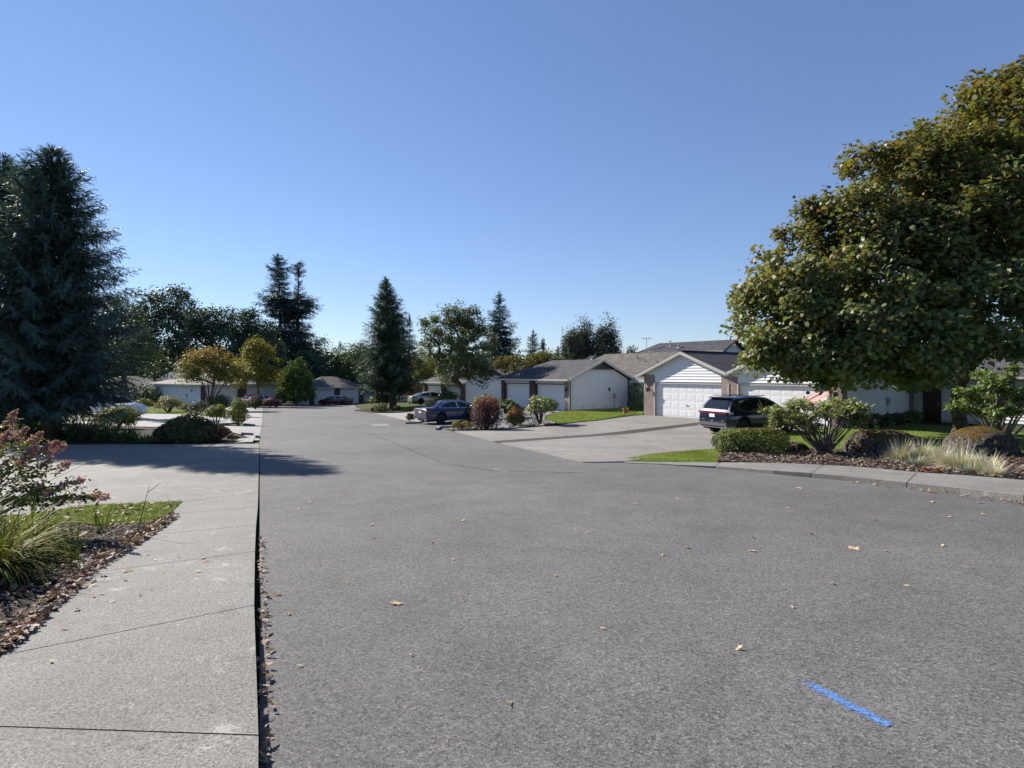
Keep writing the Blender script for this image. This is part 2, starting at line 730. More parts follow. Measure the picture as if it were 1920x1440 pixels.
CURB = -.438          # the left edge of the street: x = CURB * y
left_edge = [(CURB * y, y) for y in (-4, 0, 6, 12, 18, 24, 32, 42, 55, 70, 84)]
right_edge = [gp(*p) for p in ((2350, 985), (2150, 962), (1920, 940), (1800, 925), (1700, 914), (1580, 901), (1450, 889), (1340, 878), (1240, 871), (1162, 867.5), (1090, 867.5), (1010, 848), (940, 831), (850, 808.5))]
right_edge += [(-4.6, 33.5), (-7, 40), (-11, 50.5), (-15.5, 61), (-20, 74), (-24, 88)]
road_poly = [(14, -4)] + right_edge + [(-26, 96), (-46, 96)] + left_edge[::-1]
sheet("road", road_poly, 0.0, ASPHALT, 1.0)

# seams, the patch and the paint on the asphalt
SEAM = plain("asphalt_seam", (.055, .052, .052), .9, var=.3, scale=3)


def ribbon(pts, w, wob=.15):
    L, Rr = [], []
    for i, p in enumerate(pts):
        a, b = Vector(pts[max(0, i - 1)]), Vector(pts[min(len(pts) - 1, i + 1)])
        d = (b - a).normalized()
        n = Vector((-d.y, d.x)) * w * (1 + random.uniform(-wob, wob)) / 2
        q = Vector(p) + Vector((random.uniform(-1, 1), random.uniform(-1, 1))) * w * wob
        L.append(tuple(q + n))
        Rr.append(tuple(q - n))
    return L + Rr[::-1]


def chain(px, n=8):
    w = [gp(*p) for p in px]
    out = []
    for a, b in zip(w, w[1:]):
        for k in range(n):
            out.append((a[0] + (b[0] - a[0]) * k / n, a[1] + (b[1] - a[1]) * k / n))
    return out + [w[-1]]


def make_crackmat(name, col, fine=18, lo=.48, hi=.56):
    """dark crack that breaks up along its length, so the asphalt shows through"""
    m, nt, b = new_mat(name)
    g = N(nt, "NewGeometry").outputs["Position"]
    n = noise(nt, g, fine, 4, .7)
    r = N(nt, "MapRange")
    r.inputs[1].default_value = lo
    r.inputs[2].default_value = hi
    nt.links.new(n.outputs[0], r.inputs[0])
    n2 = noise(nt, g, 90, 3, .7)
    c = ramp(nt, [tuple(v * .6 for v in col), tuple(v * 1.4 for v in col)], [.3, .7])
    nt.links.new(n2.outputs[0], c.inputs[0])
    nt.links.new(c.outputs[0], b.inputs["Base Color"])
    b.inputs["Roughness"].default_value = .9
    t = N(nt, "BsdfTransparent")
    mx = N(nt, "MixShader")
    nt.links.new(r.outputs[0], mx.inputs[0])
    nt.links.new(t.outputs[0], mx.inputs[1])
    nt.links.new(b.outputs[0], mx.inputs[2])
    nt.links.new(mx.outputs[0], nt.nodes["Material Output"].inputs[0])
    return m


CRACK = make_crackmat("crack", (.05, .048, .048), 6, .44, .52)
random.seed(3)
for pts, w in ((((650, 803), (700, 815), (765, 842), (830, 868), (930, 884), (1090, 886)), .045),):
    if w > .02:
        o = sheet("road_seam", ribbon(chain(pts), w, .35), .006, CRACK, 1.0)
TARP = plain("asphalt_patch", (.17, .165, .16), .9, var=.2, scale=4)
sheet("road_patch", [gp(*p) for p in ((694, 795), (724, 794.5), (733, 798), (700, 799))], .005, TARP, 1.0)


def make_spray(name, col, axis_o, axis_d, half, length):
    m, nt, b = new_mat(name)
    g = N(nt, "NewGeometry").outputs["Position"]
    n = noise(nt, g, 60, 3, .7)
    n2 = noise(nt, g, 4, 3, .6)
    tc = N(nt, "TexCoord")
    sep = N(nt, "SeparateXYZ")
    nt.links.new(tc.outputs["UV"], sep.inputs[0])
    ab = N(nt, "Math", operation="ABSOLUTE")
    nt.links.new(sep.outputs["Y"], ab.inputs[0])
    ed = N(nt, "MapRange")          # thins out towards the edge of the spray
    ed.inputs[1].default_value, ed.inputs[2].default_value = 1.0, .1
    nt.links.new(ab.outputs[0], ed.inputs[0])
    en = N(nt, "MapRange")
    en.inputs[1].default_value, en.inputs[2].default_value = 0, .28
    nt.links.new(sep.outputs["X"], en.inputs[0])
    mu = N(nt, "Math", operation="MULTIPLY")
    nt.links.new(ed.outputs[0], mu.inputs[0])
    nt.links.new(en.outputs[0], mu.inputs[1])
    su = N(nt, "Math", operation="MULTIPLY_ADD")
    nt.links.new(mu.outputs[0], su.inputs[0])
    su.inputs[1].default_value = .52
    nt.links.new(n.outputs[0], su.inputs[2])
    th = N(nt, "MapRange")
    th.inputs[1].default_value, th.inputs[2].default_value = .84, 1.12
    nt.links.new(su.outputs[0], th.inputs[0])
    c = ramp(nt, [tuple(v * .7 for v in col), tuple(min(1, v * 1.25) for v in col)], [.3, .7])
    nt.links.new(n2.outputs[0], c.inputs[0])
    nt.links.new(c.outputs[0], b.inputs["Base Color"])
    b.inputs["Roughness"].default_value = .7
    bump(nt, n.outputs[0], .6, .006, b)
    t = N(nt, "BsdfTransparent")
    mx = N(nt, "MixShader")
    nt.links.new(th.outputs[0], mx.inputs[0])
    nt.links.new(t.outputs[0], mx.inputs[1])
    nt.links.new(b.outputs[0], mx.inputs[2])
    nt.links.new(mx.outputs[0], nt.nodes["Material Output"].inputs[0])
    return m


def stripe(name, a, b, w, mat, label):
    a, b = Vector(a), Vector(b)
    d = (b - a).normalized()
    n = Vector((-d.y, d.x)) * w / 2
    me = bpy.data.meshes.new(name)
    vs = [a + n, a - n, b - n, b + n]
    me.from_pydata([(p.x, p.y, gz(p.x, p.y) + .005) for p in vs], [], [(0, 1, 2, 3)])
    uv = me.uv_layers.new(name="uv").data
    for i, t in enumerate(((0, 1), (0, -1), (1, -1), (1, 1))):
        uv[i].uv = t
    me.materials.append(mat)
    o = link(name, me)
    if o.data.polygons[0].normal.z < 0:
        me.flip_normals()
    return props(o, label, "paint mark")


BLUE = make_spray("blue_spray", (.09, .24, .58), 0, 0, 0, 0)
stripe("paint_mark", gp(1478, 1263), gp(1668, 1362), .21, BLUE, "blue spray painted stripe on the asphalt near the camera")
WHITE_SPRAY = make_spray("white_spray", (.75, .75, .75), 0, 0, 0, 0)
stripe("paint_mark", gp(480, 829.5), gp(498, 829), .22, WHITE_SPRAY, "small white sprayed bar at the corner of the shaded driveway")


# ---- left sidewalk: slabs with open joints, its curb fading into the street farther on
def walk_h(x, y):
    t = np.clip((9.5 - y) / 6.5, 0, 1)
    return .02 + .052 * float(t * t * (3 - 2 * t))


def slab_set(root, name, polys, off, mat, gap=.011, skirt=.14, step=1.0):
    for p in polys:
        link(name, sheet_mesh(name, densify(offset_poly(p, gap / 2), .9), off, mat, step, skirt), root)


sidewalk = props(bpy.data.objects.new("sidewalk", None), kind="structure")
COL.objects.link(sidewalk)
W = lambda y: (CURB * y, y)
far_pts = [gp(486.5, 955), gp(330, 967)]
joints = [(W(-3.5), (-3.0, -3)),  # right end on the curb, left end on the bed
    (W(1.2), (-3.6, 1.7)), (W(2.62), (-4.3, 2.8)), (gp(478, 1151), gp(0, 1252)), (gp(479, 1043), gp(165, 1087)), (gp(481, 989), gp(268, 1012)),
    (gp(484, 955), gp(318, 967))]
polys = []
for (a, b), (c, d) in zip(joints, joints[1:]):
    polys.append([a, c, d, b])
# the last slab narrows to the corner of the lawn
polys.append([gp(484, 955), gp(485, 925), gp(342, 943), gp(318, 967)])
slab_set(sidewalk, "sidewalk_slab", polys, walk_h, WALK)

# ---- left driveway in the shade of the spruce
drive_left = props(bpy.data.objects.new("driveway", None), kind="structure")
COL.objects.link(drive_left)
cA, cB, cC, cD = gp(485, 925), gp(486, 868), gp(487, 833), None
j0, j1, j2 = gp(238, 833), gp(165, 868), gp(52, 925)
polys = [
    [gp(485, 925), gp(486, 870), gp(160, 871), gp(66, 917), gp(60, 968), gp(160, 952), gp(342, 943)],
    [gp(486, 870), gp(487, 833), gp(236, 834), gp(160, 871)],
    [gp(160, 871), gp(236, 834), gp(-330, 836), gp(-420, 874)],
    [gp(66, 917), gp(160, 871), gp(-420, 874), gp(-700, 990), gp(60, 968)],
]
slab_set(drive_left, "driveway_slab", polys, walk_h, WALK, gap=.014)

# ---- planting bed and the lawn corner by the sidewalk
lawn_corner_poly = [gp(342, 943), gp(160, 952), gp(60, 968), gp(-60, 985), gp(-30, 1010), gp(120, 985), gp(200, 990), gp(285, 985), gp(318, 967)]
sheet("lawn_corner", lawn_corner_poly, lambda x, y: walk_h(x, y) + .008, TURF, .5)
bed_left_poly = [gp(318, 967), gp(285, 985), gp(200, 990), gp(120, 985), gp(-30, 1010), gp(-60, 985), gp(-700, 992), (-15, -3), (-3.0, -3), (-3.6, 1.7), (-4.4, 2.85), gp(-8, 1254), gp(62, 1190), gp(165, 1087), gp(268, 1012)]


def hump(x, y, amp=.05, k=1.0):
    return amp * (math.sin(x * 2.1 * k + 1) * math.sin(y * 1.7 * k) + .5 * math.sin(x * 5.3 * k) * math.sin(y * 4.1 * k + 2))


sheet("planting_bed", bed_left_poly, lambda x, y: walk_h(x, y) - .004 + hump(x, y, .025), MULCH, .35)

# ---- spruce bed beyond the driveway, the next driveways on the left
spruce_bed = [gp(436, 832), gp(236, 833), gp(-330, 835), (-40, 21), (-40, 31), gp(150, 797), gp(262, 801), gp(400, 803), gp(452, 817), gp(470, 822)]
sheet("spruce_bed", spruce_bed, lambda x, y: .03 + hump(x, y, .03), MULCH, 1.0)
slab = sheet("curb_slab", [gp(438, 831.5), gp(474, 829.5), gp(478, 821), gp(448, 824)], .03, DRIVE_PALE, 1.0, skirt=.1)
drive2 = [gp(486, 826), gp(478, 826), gp(452, 815), gp(400, 802), gp(262, 800), gp(150, 796), (-38, 35), (-38, 44), gp(210, 774), gp(340, 777), gp(405, 781), gp(492, 784)]
sheet("side_driveway", drive2, .012, DRIVE_PALE, 1.0)
sheet("lawn_strip", [gp(210, 774), gp(340, 777), gp(405, 781), gp(405, 778), gp(350, 771), gp(200, 768)], .06, TURF, 1.0)
drive3 = [gp(492, 783), gp(405, 781), gp(405, 777), gp(350, 770), gp(340, 764), (-41, 76), (-36, 84), gp(520, 758), (-36, 83)]
drive3 = [gp(492, 783), gp(405, 780), gp(352, 770), (-40.6, 77.6), (-35.4, 84.6), (-35.5, 82)]
sheet("far_driveway", drive3, .014, DRIVE_PALE, 1.0)

# ---- right side: driveway of the near garages with a strip of pavers
NU, NV = Vector((.607, -.794)), Vector((.794, .607))


def n_pt(s, t=0, o=(9.5, 38.3)):
    return (o[0] + NU.x * s + NV.x * t, o[1] + NU.y * s + NV.y * t)


drive_right = props(bpy.data.objects.new("garage_driveway", None), kind="structure")
COL.objects.link(drive_right)
sA, sB = gp(924, 828), gp(938, 831.5)          # where the paver strip meets the road
eA, eB = n_pt(4.9, -.05), n_pt(5.7, -.05)
left1 = [gp(851, 809), gp(940, 806.5), gp(1050, 797), gp(1120, 789.5), n_pt(-1.6, -1.0), n_pt(-1.0, 0)]
slab_set(drive_right, "driveway_slab", [
    [gp(851, 809), sA, eA] + left1[::-1][:-1],
    ], .02, DRIVE, gap=.02)
sheet("paver_strip", [sA, sB, eB, eA], .016, PAVER, 1.0, parent=drive_right)
q1, q2 = gp(1064, 829), n_pt(8.5, -5.5)
midR = gp(1022, 851)
slab_set(drive_right, "driveway_slab", [
    [sB, midR, gp(1215, 832), n_pt(6.6, -7.0)],
    [n_pt(6.6, -7.0), gp(1215, 832), n_pt(9.4, -6.5), n_pt(11.3, -5.2), n_pt(11.3, 0), eB],
    [midR, gp(1092, 867.5), gp(1164, 866.5), gp(1335, 849.5), n_pt(9.4, -6.5), gp(1215, 832)],
    ], .02, DRIVE, gap=.016)

# ---- right curb walk
front = [gp(*p) for p in ((1166, 868.2), (1240, 871), (1340, 878), (1450, 889), (1520, 895), (1580, 901), (1700, 914), (1800, 925), (1920, 940), (2150, 962), (2350, 985))]
back = [gp(*p) for p in ((1172, 865.8), (1240, 867.5), (1350, 871.5), (1480, 875.5), (1545, 878.5), (1615, 882.5), (1720, 893), (1820, 900), (1935, 910), (2160, 925), (2360, 938))]


def rwalk_h(x, y):
    t = np.clip((x - 3.2) / 3.2, 0, 1)
    return .012 + .075 * float(t * t * (3 - 2 * t))


curb_walk = props(bpy.data.objects.new("curb_walk", None), kind="structure")
COL.objects.link(curb_walk)
cuts = [0, 2, 4, 6, 8, 9, 10]
for a, b in zip(cuts, cuts[1:]):
    poly = front[a:b + 1] + back[a:b + 1][::-1]
    link("curb_slab", sheet_mesh("curb_slab", offset_poly(poly, .008), rwalk_h, WALK, 1.0, .13), curb_walk)

# ---- right bed, lawns
lawn_tip_poly = [back[0], back[1], gp(1345, 871), gp(1352, 846), gp(1300, 849), gp(1215, 857)]
sheet("lawn_tip", lawn_tip_poly, lambda x, y: rwalk_h(x, y) - .004, TURF, .5)
bed_right_poly = [gp(1345, 871)] + back[3:] + [gp(2360, 862), gp(1920, 853), gp(1760, 851), gp(1660, 848), gp(1560, 846), gp(1480, 842), gp(1400, 840), gp(1352, 846)]
sheet("rock_bed", bed_right_poly, lambda x, y: .07 + hump(x, y, .03), MULCH, .5)
lawn_house_poly = [gp(1400, 840), gp(1480, 842), gp(1560, 846), gp(1660, 848), gp(1760, 851), gp(1920, 853), gp(2360, 862), (34, 26), n_pt(20, 3), n_pt(12.6, 6), n_pt(12.6, -.5), n_pt(11.3, -.5), n_pt(11.3, -5.0), n_pt(9.6, -6.3)]
sheet("house_lawn", lawn_house_poly, .05, TURF, 1.0)
lawn_garage_poly = [gp(1046, 796.5), gp(1120, 789), n_pt(-1.7, -1.1), n_pt(-1.1, 0), (10.6, 45.5), (10.1, 49.0), (4.7, 44.8), gp(1045, 774), gp(1018, 786)]
sheet("garage_lawn", lawn_garage_poly, .05, TURF, 1.0)
bed_garage_poly = [gp(838, 805.5), gp(851, 808.3), gp(940, 805.8), gp(1046, 796.5), gp(1018, 786), gp(1045, 774), gp(1000, 775), gp(935, 789), gp(880, 797)]
sheet("shrub_bed", bed_garage_poly, lambda x, y: .05 + hump(x, y, .02), GRAVEL, 1.0)
sheet("parking_pad", [gp(781, 796), gp(838, 805.5), gp(880, 797), gp(935, 789), gp(1000, 775), gp(1045, 774), (4.2, 45.0), (-1.1, 51.9), gp(860, 770), gp(800, 782)], .012, ASPHALT, 1.0)
island_poly = [gp(664, 770.5), gp(700, 774), gp(752, 773), gp(800, 768), gp(835, 763), (-10, 63), (-14, 66), gp(690, 766)]
sheet("tree_island", island_poly, lambda x, y: .06, MULCH, 1.0, skirt=.1)
sheet("island_lawn", [gp(752, 771), gp(800, 766.5), gp(832, 762), (-9.9, 62.5), (-12.5, 64.8), gp(748, 765)], .085, TURF, 1.0)
sheet("middle_driveway", [gp(700, 774.5), gp(752, 774), gp(800, 769), gp(835, 764), (-7.2, 61.5), (-3, 56), gp(870, 776), gp(800, 782), gp(781, 795.5), gp(772, 791)], .01, DRIVE_PALE, 1.0)


def curb_bar(pts, h, w, label):
    m = MB()
    P = [Vector((x, y, gz(x, y))) for x, y in pts]
    for a, b in zip(P, P[1:]):
        d = (b - a).normalized()
        n = Vector((-d.y, d.x, 0)).normalized() * w
        m.prism([a - Vector((0, 0, .05)), a + Vector((0, 0, h)), a + n + Vector((0, 0, h)), a + n - Vector((0, 0, .05))], b - a)
    return props(m.build("curb", DRIVE_PALE), label, "curb")


curb_bar([gp(760, 795), gp(785, 794.5), gp(800, 789)], .12, .14, "short concrete curb behind the dark sedan's rear bumper")
curb_bar([gp(822, 806.5), gp(827, 803), gp(870, 801.5), gp(882, 797)], .12, .14, "concrete curb between the parking pad and the low yellow mound shrubs")
curb_bar([gp(452, 816), gp(475, 817), gp(479, 822)], .12, .14, "concrete curb end beside the low ground cover at the street's left edge")
curb_bar([gp(404, 798), gp(440, 796), gp(474, 799.5)], .12, .14, "concrete curb under the two yellow-green shrubs at the street")

# ------------------------------------------------------------------ houses
ROTN = math.atan2(-.794, .607)
BOARD = .178


def board_solid(m, axis, fixed, sgn, za, zb, ra, rb, proud=.024):
    """one lap-siding board: axis 'x' runs along x on the plane y=fixed, 'y' runs along y on x=fixed; sgn = outward side"""
    def P(t, o, z):
        return (t, fixed + sgn * o, z) if axis == "x" else (fixed + sgn * o, t, z)
    a0, a1 = ra
    b0, b1 = rb
    vs = [P(a0, proud, za), P(a1, proud, za), P(b1, .005, zb), P(b0, .005, zb),
          P(a0, -.03, za), P(a1, -.03, za), P(b1, -.03, zb), P(b0, -.03, zb)]
    m.add(vs, [(0, 1, 2, 3), (4, 7, 6, 5), (0, 4, 5, 1), (3, 2, 6, 7), (0, 3, 7, 4), (1, 5, 6, 2)])


def siding(parent, axis, fixed, sgn, z0, z1, rng_at, mat=None, joined=False, h=BOARD, proud=.034, gap=.014):
    mat = mat or SIDING
    z = z0
    m = MB()
    while z < z1 - .02:
        zb = min(z + h, z1)
        z_lo = min(z + gap, zb - .01)
        ra, rb = rng_at(z_lo), rng_at(zb)
        if ra and rb and ra[1] - ra[0] > .05:
            if rb[1] - rb[0] < .02:
                mid = (rb[0] + rb[1]) / 2
                rb = (mid - .01, mid + .01)
            if not joined:
                m = MB()
            board_solid(m, axis, fixed, sgn, z_lo, zb, ra, rb, proud)
            if not joined:
                m.build("siding_board", mat, parent)
        z += h
    if joined and m.v:
        m.build("siding", mat, parent)


def roof_slab(parent, name, loop, mat, th=.13, uvax=None):
    """roof plane: loop of 3D points on the top surface, thickened downwards; UV in metres along eave and slope"""
    P = [Vector(p) for p in loop]
    n = (P[1] - P[0]).cross(P[2] - P[0]).normalized()
    if n.z < 0:
        n = -n
    e = Vector((0, 0, 1)).cross(n).normalized()
    s = n.cross(e).normalized()
    m = MB()
    m.prism(P, (0, 0, -th))
    return m.build(name, mat, parent, uvax=(e, s))


def bar(parent, name, a, b, w, h, mat):
    """straight trim board from a to b: w across (horizontal), h high (hanging below the line)"""
    a, b = Vector(a), Vector(b)
    d = (b - a).normalized()
    n = Vector((0, 0, 1)).cross(d)
    n = n.normalized() * (w / 2)
    m = MB()
    up = Vector((0, 0, 1))
    m.prism([a - n - up * h, a + n - up * h, a + n, a - n], b - a)
    return m.build(name, mat, parent)


def panel_frustum():
    m = MB()
    w, h, d, t = .5, .5, .005, .9
    vs = [(-w, 0, -h), (w, 0, -h), (w, 0, h), (-w, 0, h), (-w * t, -d, -h * .8), (w * t, -d, -h * .8), (w * t, -d, h * .8), (-w * t, -d, h * .8)]
    m.add(vs, [(4, 5, 6, 7), (0, 1, 5, 4), (1, 2, 6, 5), (2, 3, 7, 6), (3, 0, 4, 7), (0, 3, 2, 1)])
    return m.mesh("door_panel", DOORW)


PANEL = panel_frustum()


def garage_door(parent, x0, x1, y, z1, cols, rows=4, panels=True, handle=True, mat=None):
    """sectional door in the plane y (facing -y): four sections with open seams, raised panels"""
    m = MB()
    h = z1 / rows
    d = link("garage_door", MB().box(x0, x1, y + .02, y + .06, 0, z1).mesh("garage_door", mat or DOORW), parent)
    for r in range(rows):
        s = MB().box(x0, x1, y - .012, y + .015, r * h + .004, (r + 1) * h - .004).build("door_section", mat or DOORW, d)
    if panels:
        w = (x1 - x0) / cols
        for r in range(rows):
            for c in range(cols):
                o = link("door_panel", PANEL, d, (x0 + (c + .5) * w, y - .0125, (r + .5) * h))
                o.scale = (w * .82, 1, h * .72)
    if handle:
        MB().box((x0 + x1) / 2 - .09, (x0 + x1) / 2 + .09, y - .045, y - .02, .75, .79).build("handle", BLACK, d)
    return d


def wall_lamp(parent, loc, rot=0):
    m = MB()
    m.box(-.05, .05, -.02, 0, -.12, .12)
    m.tube([(0, 0, .08), (0, -.12, .14), (0, -.16, .10)], .012, 6)
    m.lathe([(.03, .1), (.085, .07), (.07, .06), (.055, -.13), (.065, -.15), (.02, -.19)], 8, c=(0, -.16, 0))
    o = m.build("wall_lamp", BLACK, parent, loc=loc)
    o.rotation_euler = (0, 0, rot)
    return o


def meter(parent, loc, rot):
    m = MB()
    m.box(-.14, .14, -.1, 0, -.22, .22)
    m.lathe([(.09, -.1), (.09, -.17), (.05, -.19)], 12, axis="y", c=(0, 0, .05))
    m.tube([(0, -.05, -.22), (0, -.05, -.8)], .022, 6)
    o = m.build("meter_box", GUTTER, parent, loc=loc)
    o.rotation_euler = (0, 0, rot)
    return o


def vent(parent, loc, h=.35, r=.045, cap=False):
    m = MB()
    m.tube([(0, 0, -.2), (0, 0, h)], r, 8)
    if cap:
        m.lathe([(r * 1.9, h - .02), (r * 2.2, h + .03), (r * .5, h + .09)], 8)
    m.lathe([(r * 3.2, -.06), (r * 2.4, -.02), (r * 1.1, .06)], 8)
    return m.build("vent_pipe", STEEL if cap else TRIM_DARK, parent, loc=loc)


def window(parent, x0, x1, y, z0, z1, fmat=None):
    """facing -y"""
    fr = MB()
    t = .07
    fr.box(x0, x1, y - .05, y + .02, z0, z0 + t).box(x0, x1, y - .05, y + .02, z1 - t, z1)
    fr.box(x0, x0 + t, y - .05, y + .02, z0 + t, z1 - t).box(x1 - t, x1, y - .05, y + .02, z0 + t, z1 - t)
    xm = (x0 + x1) / 2
    fr.box(xm - .025, xm + .025, y - .045, y + .02, z0 + t, z1 - t)
    w = fr.build("window", fmat or DOORW, parent)
    MB().box(x0 + t, xm - .025, y - .02, y, z0 + t, z1 - t).build("pane", GLASS, w)
    MB().box(xm + .025, x1 - t, y - .02, y, z0 + t, z1 - t).build("pane", GLASS, w)
    return w


# ---- the near duplex with two front gables
def near_house():
    fz = -1.22
    h = thing("duplex_house", "white sided duplex with two front gables and pink brick pillars behind the navy crossover", "house", (9.5, 38.3, fz), ROTN)
    # brick pillars
    for x0, x1, zt in ((-.92, -.06, 2.72), (4.94, 5.42, 2.62), (5.56, 5.98, 2.62), (11.12, 11.72, 2.62)):
        MB().box(x0, x1, 0, .55, -.4, zt).build("brick_pillar", BRICK, h)
    MB().box(5.42, 5.56, .12, .5, -.4, 2.62).build("pillar_recess", TRIM_DARK, h)
    for x in (-.03, 5.40, 6.01):
        MB().box(x - .035, x + .035, -.03, .25, -.1, 2.2).build("door_casing", TRIM, h)
    MB().box(11.05, 11.12, -.03, .25, -.1, 2.2).build("door_casing", TRIM, h)
    MB().tube([(5.49, -.02, 2.75), (5.49, .03, 2.5), (5.49, .03, 0)], .04, 6).build("downspout", GUTTER, h)
    # doors
    garage_door(h, .02, 4.9, .15, 2.13, 8)
    garage_door(h, 6.06, 11.04, .15, 2.13, 8)
    MB().box(.0, 4.92, .02, .36, 2.135, 2.25).build("lintel", GUTTER, h)
    MB().box(6.05, 11.1, .02, .36, 2.135, 2.25).build("lintel", GUTTER, h)
    # gable walls
    sl = .42
    def g1(z):
        a, b = 2.2 - (4.09 - z) / sl, 2.2 + (4.09 - z) / sl
        return (max(a, 0.0), min(b, 4.93)) if b > a else None
    def g2(z):
        a, b = 8.55 - (4.09 - z) / sl, 8.55 + (4.09 - z) / sl
        return (max(a, 6.0), min(b, 11.12)) if b > a else None
    siding(h, "x", .02, -1, 2.26, 4.07, g1)
    siding(h, "x", .02, -1, 2.26, 4.07, g2)
    MB().prism([(-.9, .06, 2.2), (5.4, .06, 2.2), (5.4, .06, 2.74), (2.2, .06, 4.08), (-.9, .06, 2.78)], (0, .2, 0)).build("gable_wall", SIDING, h)
    MB().prism([(5.5, .06, 2.2), (11.7, .06, 2.2), (11.7, .06, 2.74), (8.55, .06, 4.08), (5.5, .06, 2.79)], (0, .2, 0)).build("gable_wall", SIDING, h)
    MB().box(-.9, 11.7, .62, .66, -.4, 2.6).build("wall", SIDING, h)
    # side walls
    siding(h, "y", 11.72, 1, .12, 2.62, lambda z: (.56, 9.0))
    MB().box(11.55, 11.70, .6, 9.0, -.5, 2.62).build("wall", SIDING, h)
    MB().box(11.70, 11.76, 8.93, 9.03, -.2, 2.62).build("corner_board", TRIM_DARK, h)
    MB().box(11.56, 11.74, .56, 9.0, -.5, .11).build("foundation", GUTTER, h)
    MB().box(-.92, -.75, .6, 9.0, -.5, 2.62).build("wall", SIDING, h)
    m = meter(h, (11.75, 5.6, 1.25), R(90))
    # roofs
    y0, y1 = -.24, 10.5
    roof_slab(h, "roof", [(-1.4, y0, 4.25 - 3.6 * sl), (2.2, y0, 4.25), (2.2, y1, 4.25), (-1.4, y1, 4.25 - 3.6 * sl)], SHINGLE_GREY)
    roof_slab(h, "roof", [(2.2, y0, 4.25), (5.38, y0, 4.25 - 3.18 * sl), (5.38, y1, 4.25 - 3.18 * sl), (2.2, y1, 4.25)], SHINGLE_GREY)
    roof_slab(h, "roof", [(5.38, y0, 4.25 - 3.17 * sl), (8.55, y0, 4.25), (8.55, y1, 4.25), (5.38, y1, 4.25 - 3.17 * sl)], SHINGLE_GREY)
    roof_slab(h, "roof", [(8.55, y0, 4.25), (12.2, y0, 4.25 - 3.65 * sl), (12.2, y1, 4.25 - 3.65 * sl), (8.55, y1, 4.25)], SHINGLE_GREY)
    for xr, xs in ((2.2, (-1.42, 5.36)), (8.55, (5.40, 12.22))):
        MB().box(xr - .13, xr + .13, y0 - .01, y1, 4.245, 4.275).build("ridge_cap", SHINGLE_SLATE, h)
        for x in xs:
            zz = 4.25 - abs(x - xr) * sl
            bar(h, "barge_board", (xr, y0 - .02, 4.20), (x, y0 - .02, zz - .05), .04, .19, TRIM)
            bar(h, "soffit", (xr, (y0 + .02) / 2, 4.10), (x, (y0 + .02) / 2, zz - .15), .36, .02, TRIM)
            if x in (-1.42, 12.22):
                bar(h, "gutter", (x, y0, zz - .02), (x, y1, zz - .02), .1, .12, GUTTER)
    # rear body with a recessed entry on the right
    def front(z):
        return (11.75, 21.5)
    siding(h, "x", 9.6, -1, .1, 2.6, lambda z: (11.75, 21.5), joined=False)
    MB().box(-.9, 21.5, 9.64, 17, -.6, 2.6).build("wall", SIDING_GREY, h)
    d = MB().box(12.25, 13.15, 9.52, 9.58, -.05, 2.05).build("front_door", plain("brown_door", (.035, .02, .015), .4), h)
    MB().box(13.0, 13.06, 9.46, 9.52, .95, 1.05).build("handle", STEEL, d)
    window(h, 15.6, 17.4, 9.56, .8, 2.1)
    MB().box(11.9, 14.6, 8.0, 9.55, -.45, -.08).build("porch_step", DRIVE_PALE, h)
    roof_slab(h, "roof", [(-1.6, 8.9, 2.66), (22.2, 8.9, 2.66), (20.2, 13.2, 4.46), (.9, 13.2, 4.46)], SHINGLE_GREY)
    roof_slab(h, "roof", [(-1.6, 17.6, 2.66), (22.2, 17.6, 2.66), (20.2, 13.2, 4.46), (.9, 13.2, 4.46)], SHINGLE_GREY)
    roof_slab(h, "roof", [(-1.6, 8.9, 2.66), (.9, 13.2, 4.46), (-1.6, 17.6, 2.66)], SHINGLE_GREY)
    roof_slab(h, "roof", [(22.2, 8.9, 2.66), (20.2, 13.2, 4.46), (22.2, 17.6, 2.66)], SHINGLE_GREY)
    bar(h, "gutter", (12.3, 8.87, 2.64), (22.2, 8.87, 2.64), .1, .12, GUTTER)
    m = MB().box(3.4, 4.1, 4.6, 5.6, 3.42, 3.75).build("roof_vent", TRIM_DARK, h)
    wall_lamp(h, (-.5, 0, 1.75))
    wall_lamp(h, (11.42, 0, 1.75))
    m = MB()
    for i in range(3):
        m.box(11.28 + i * .11, 11.36 + i * .11, -.015, 0, 2.12, 2.24)
    m.build("plaque", BLACK, h)
    MB().box(-.86, -.82, -.02, 0, 1.72, 2.0).build("plaque", DOORW, h)
    return h


NEAR = near_house()


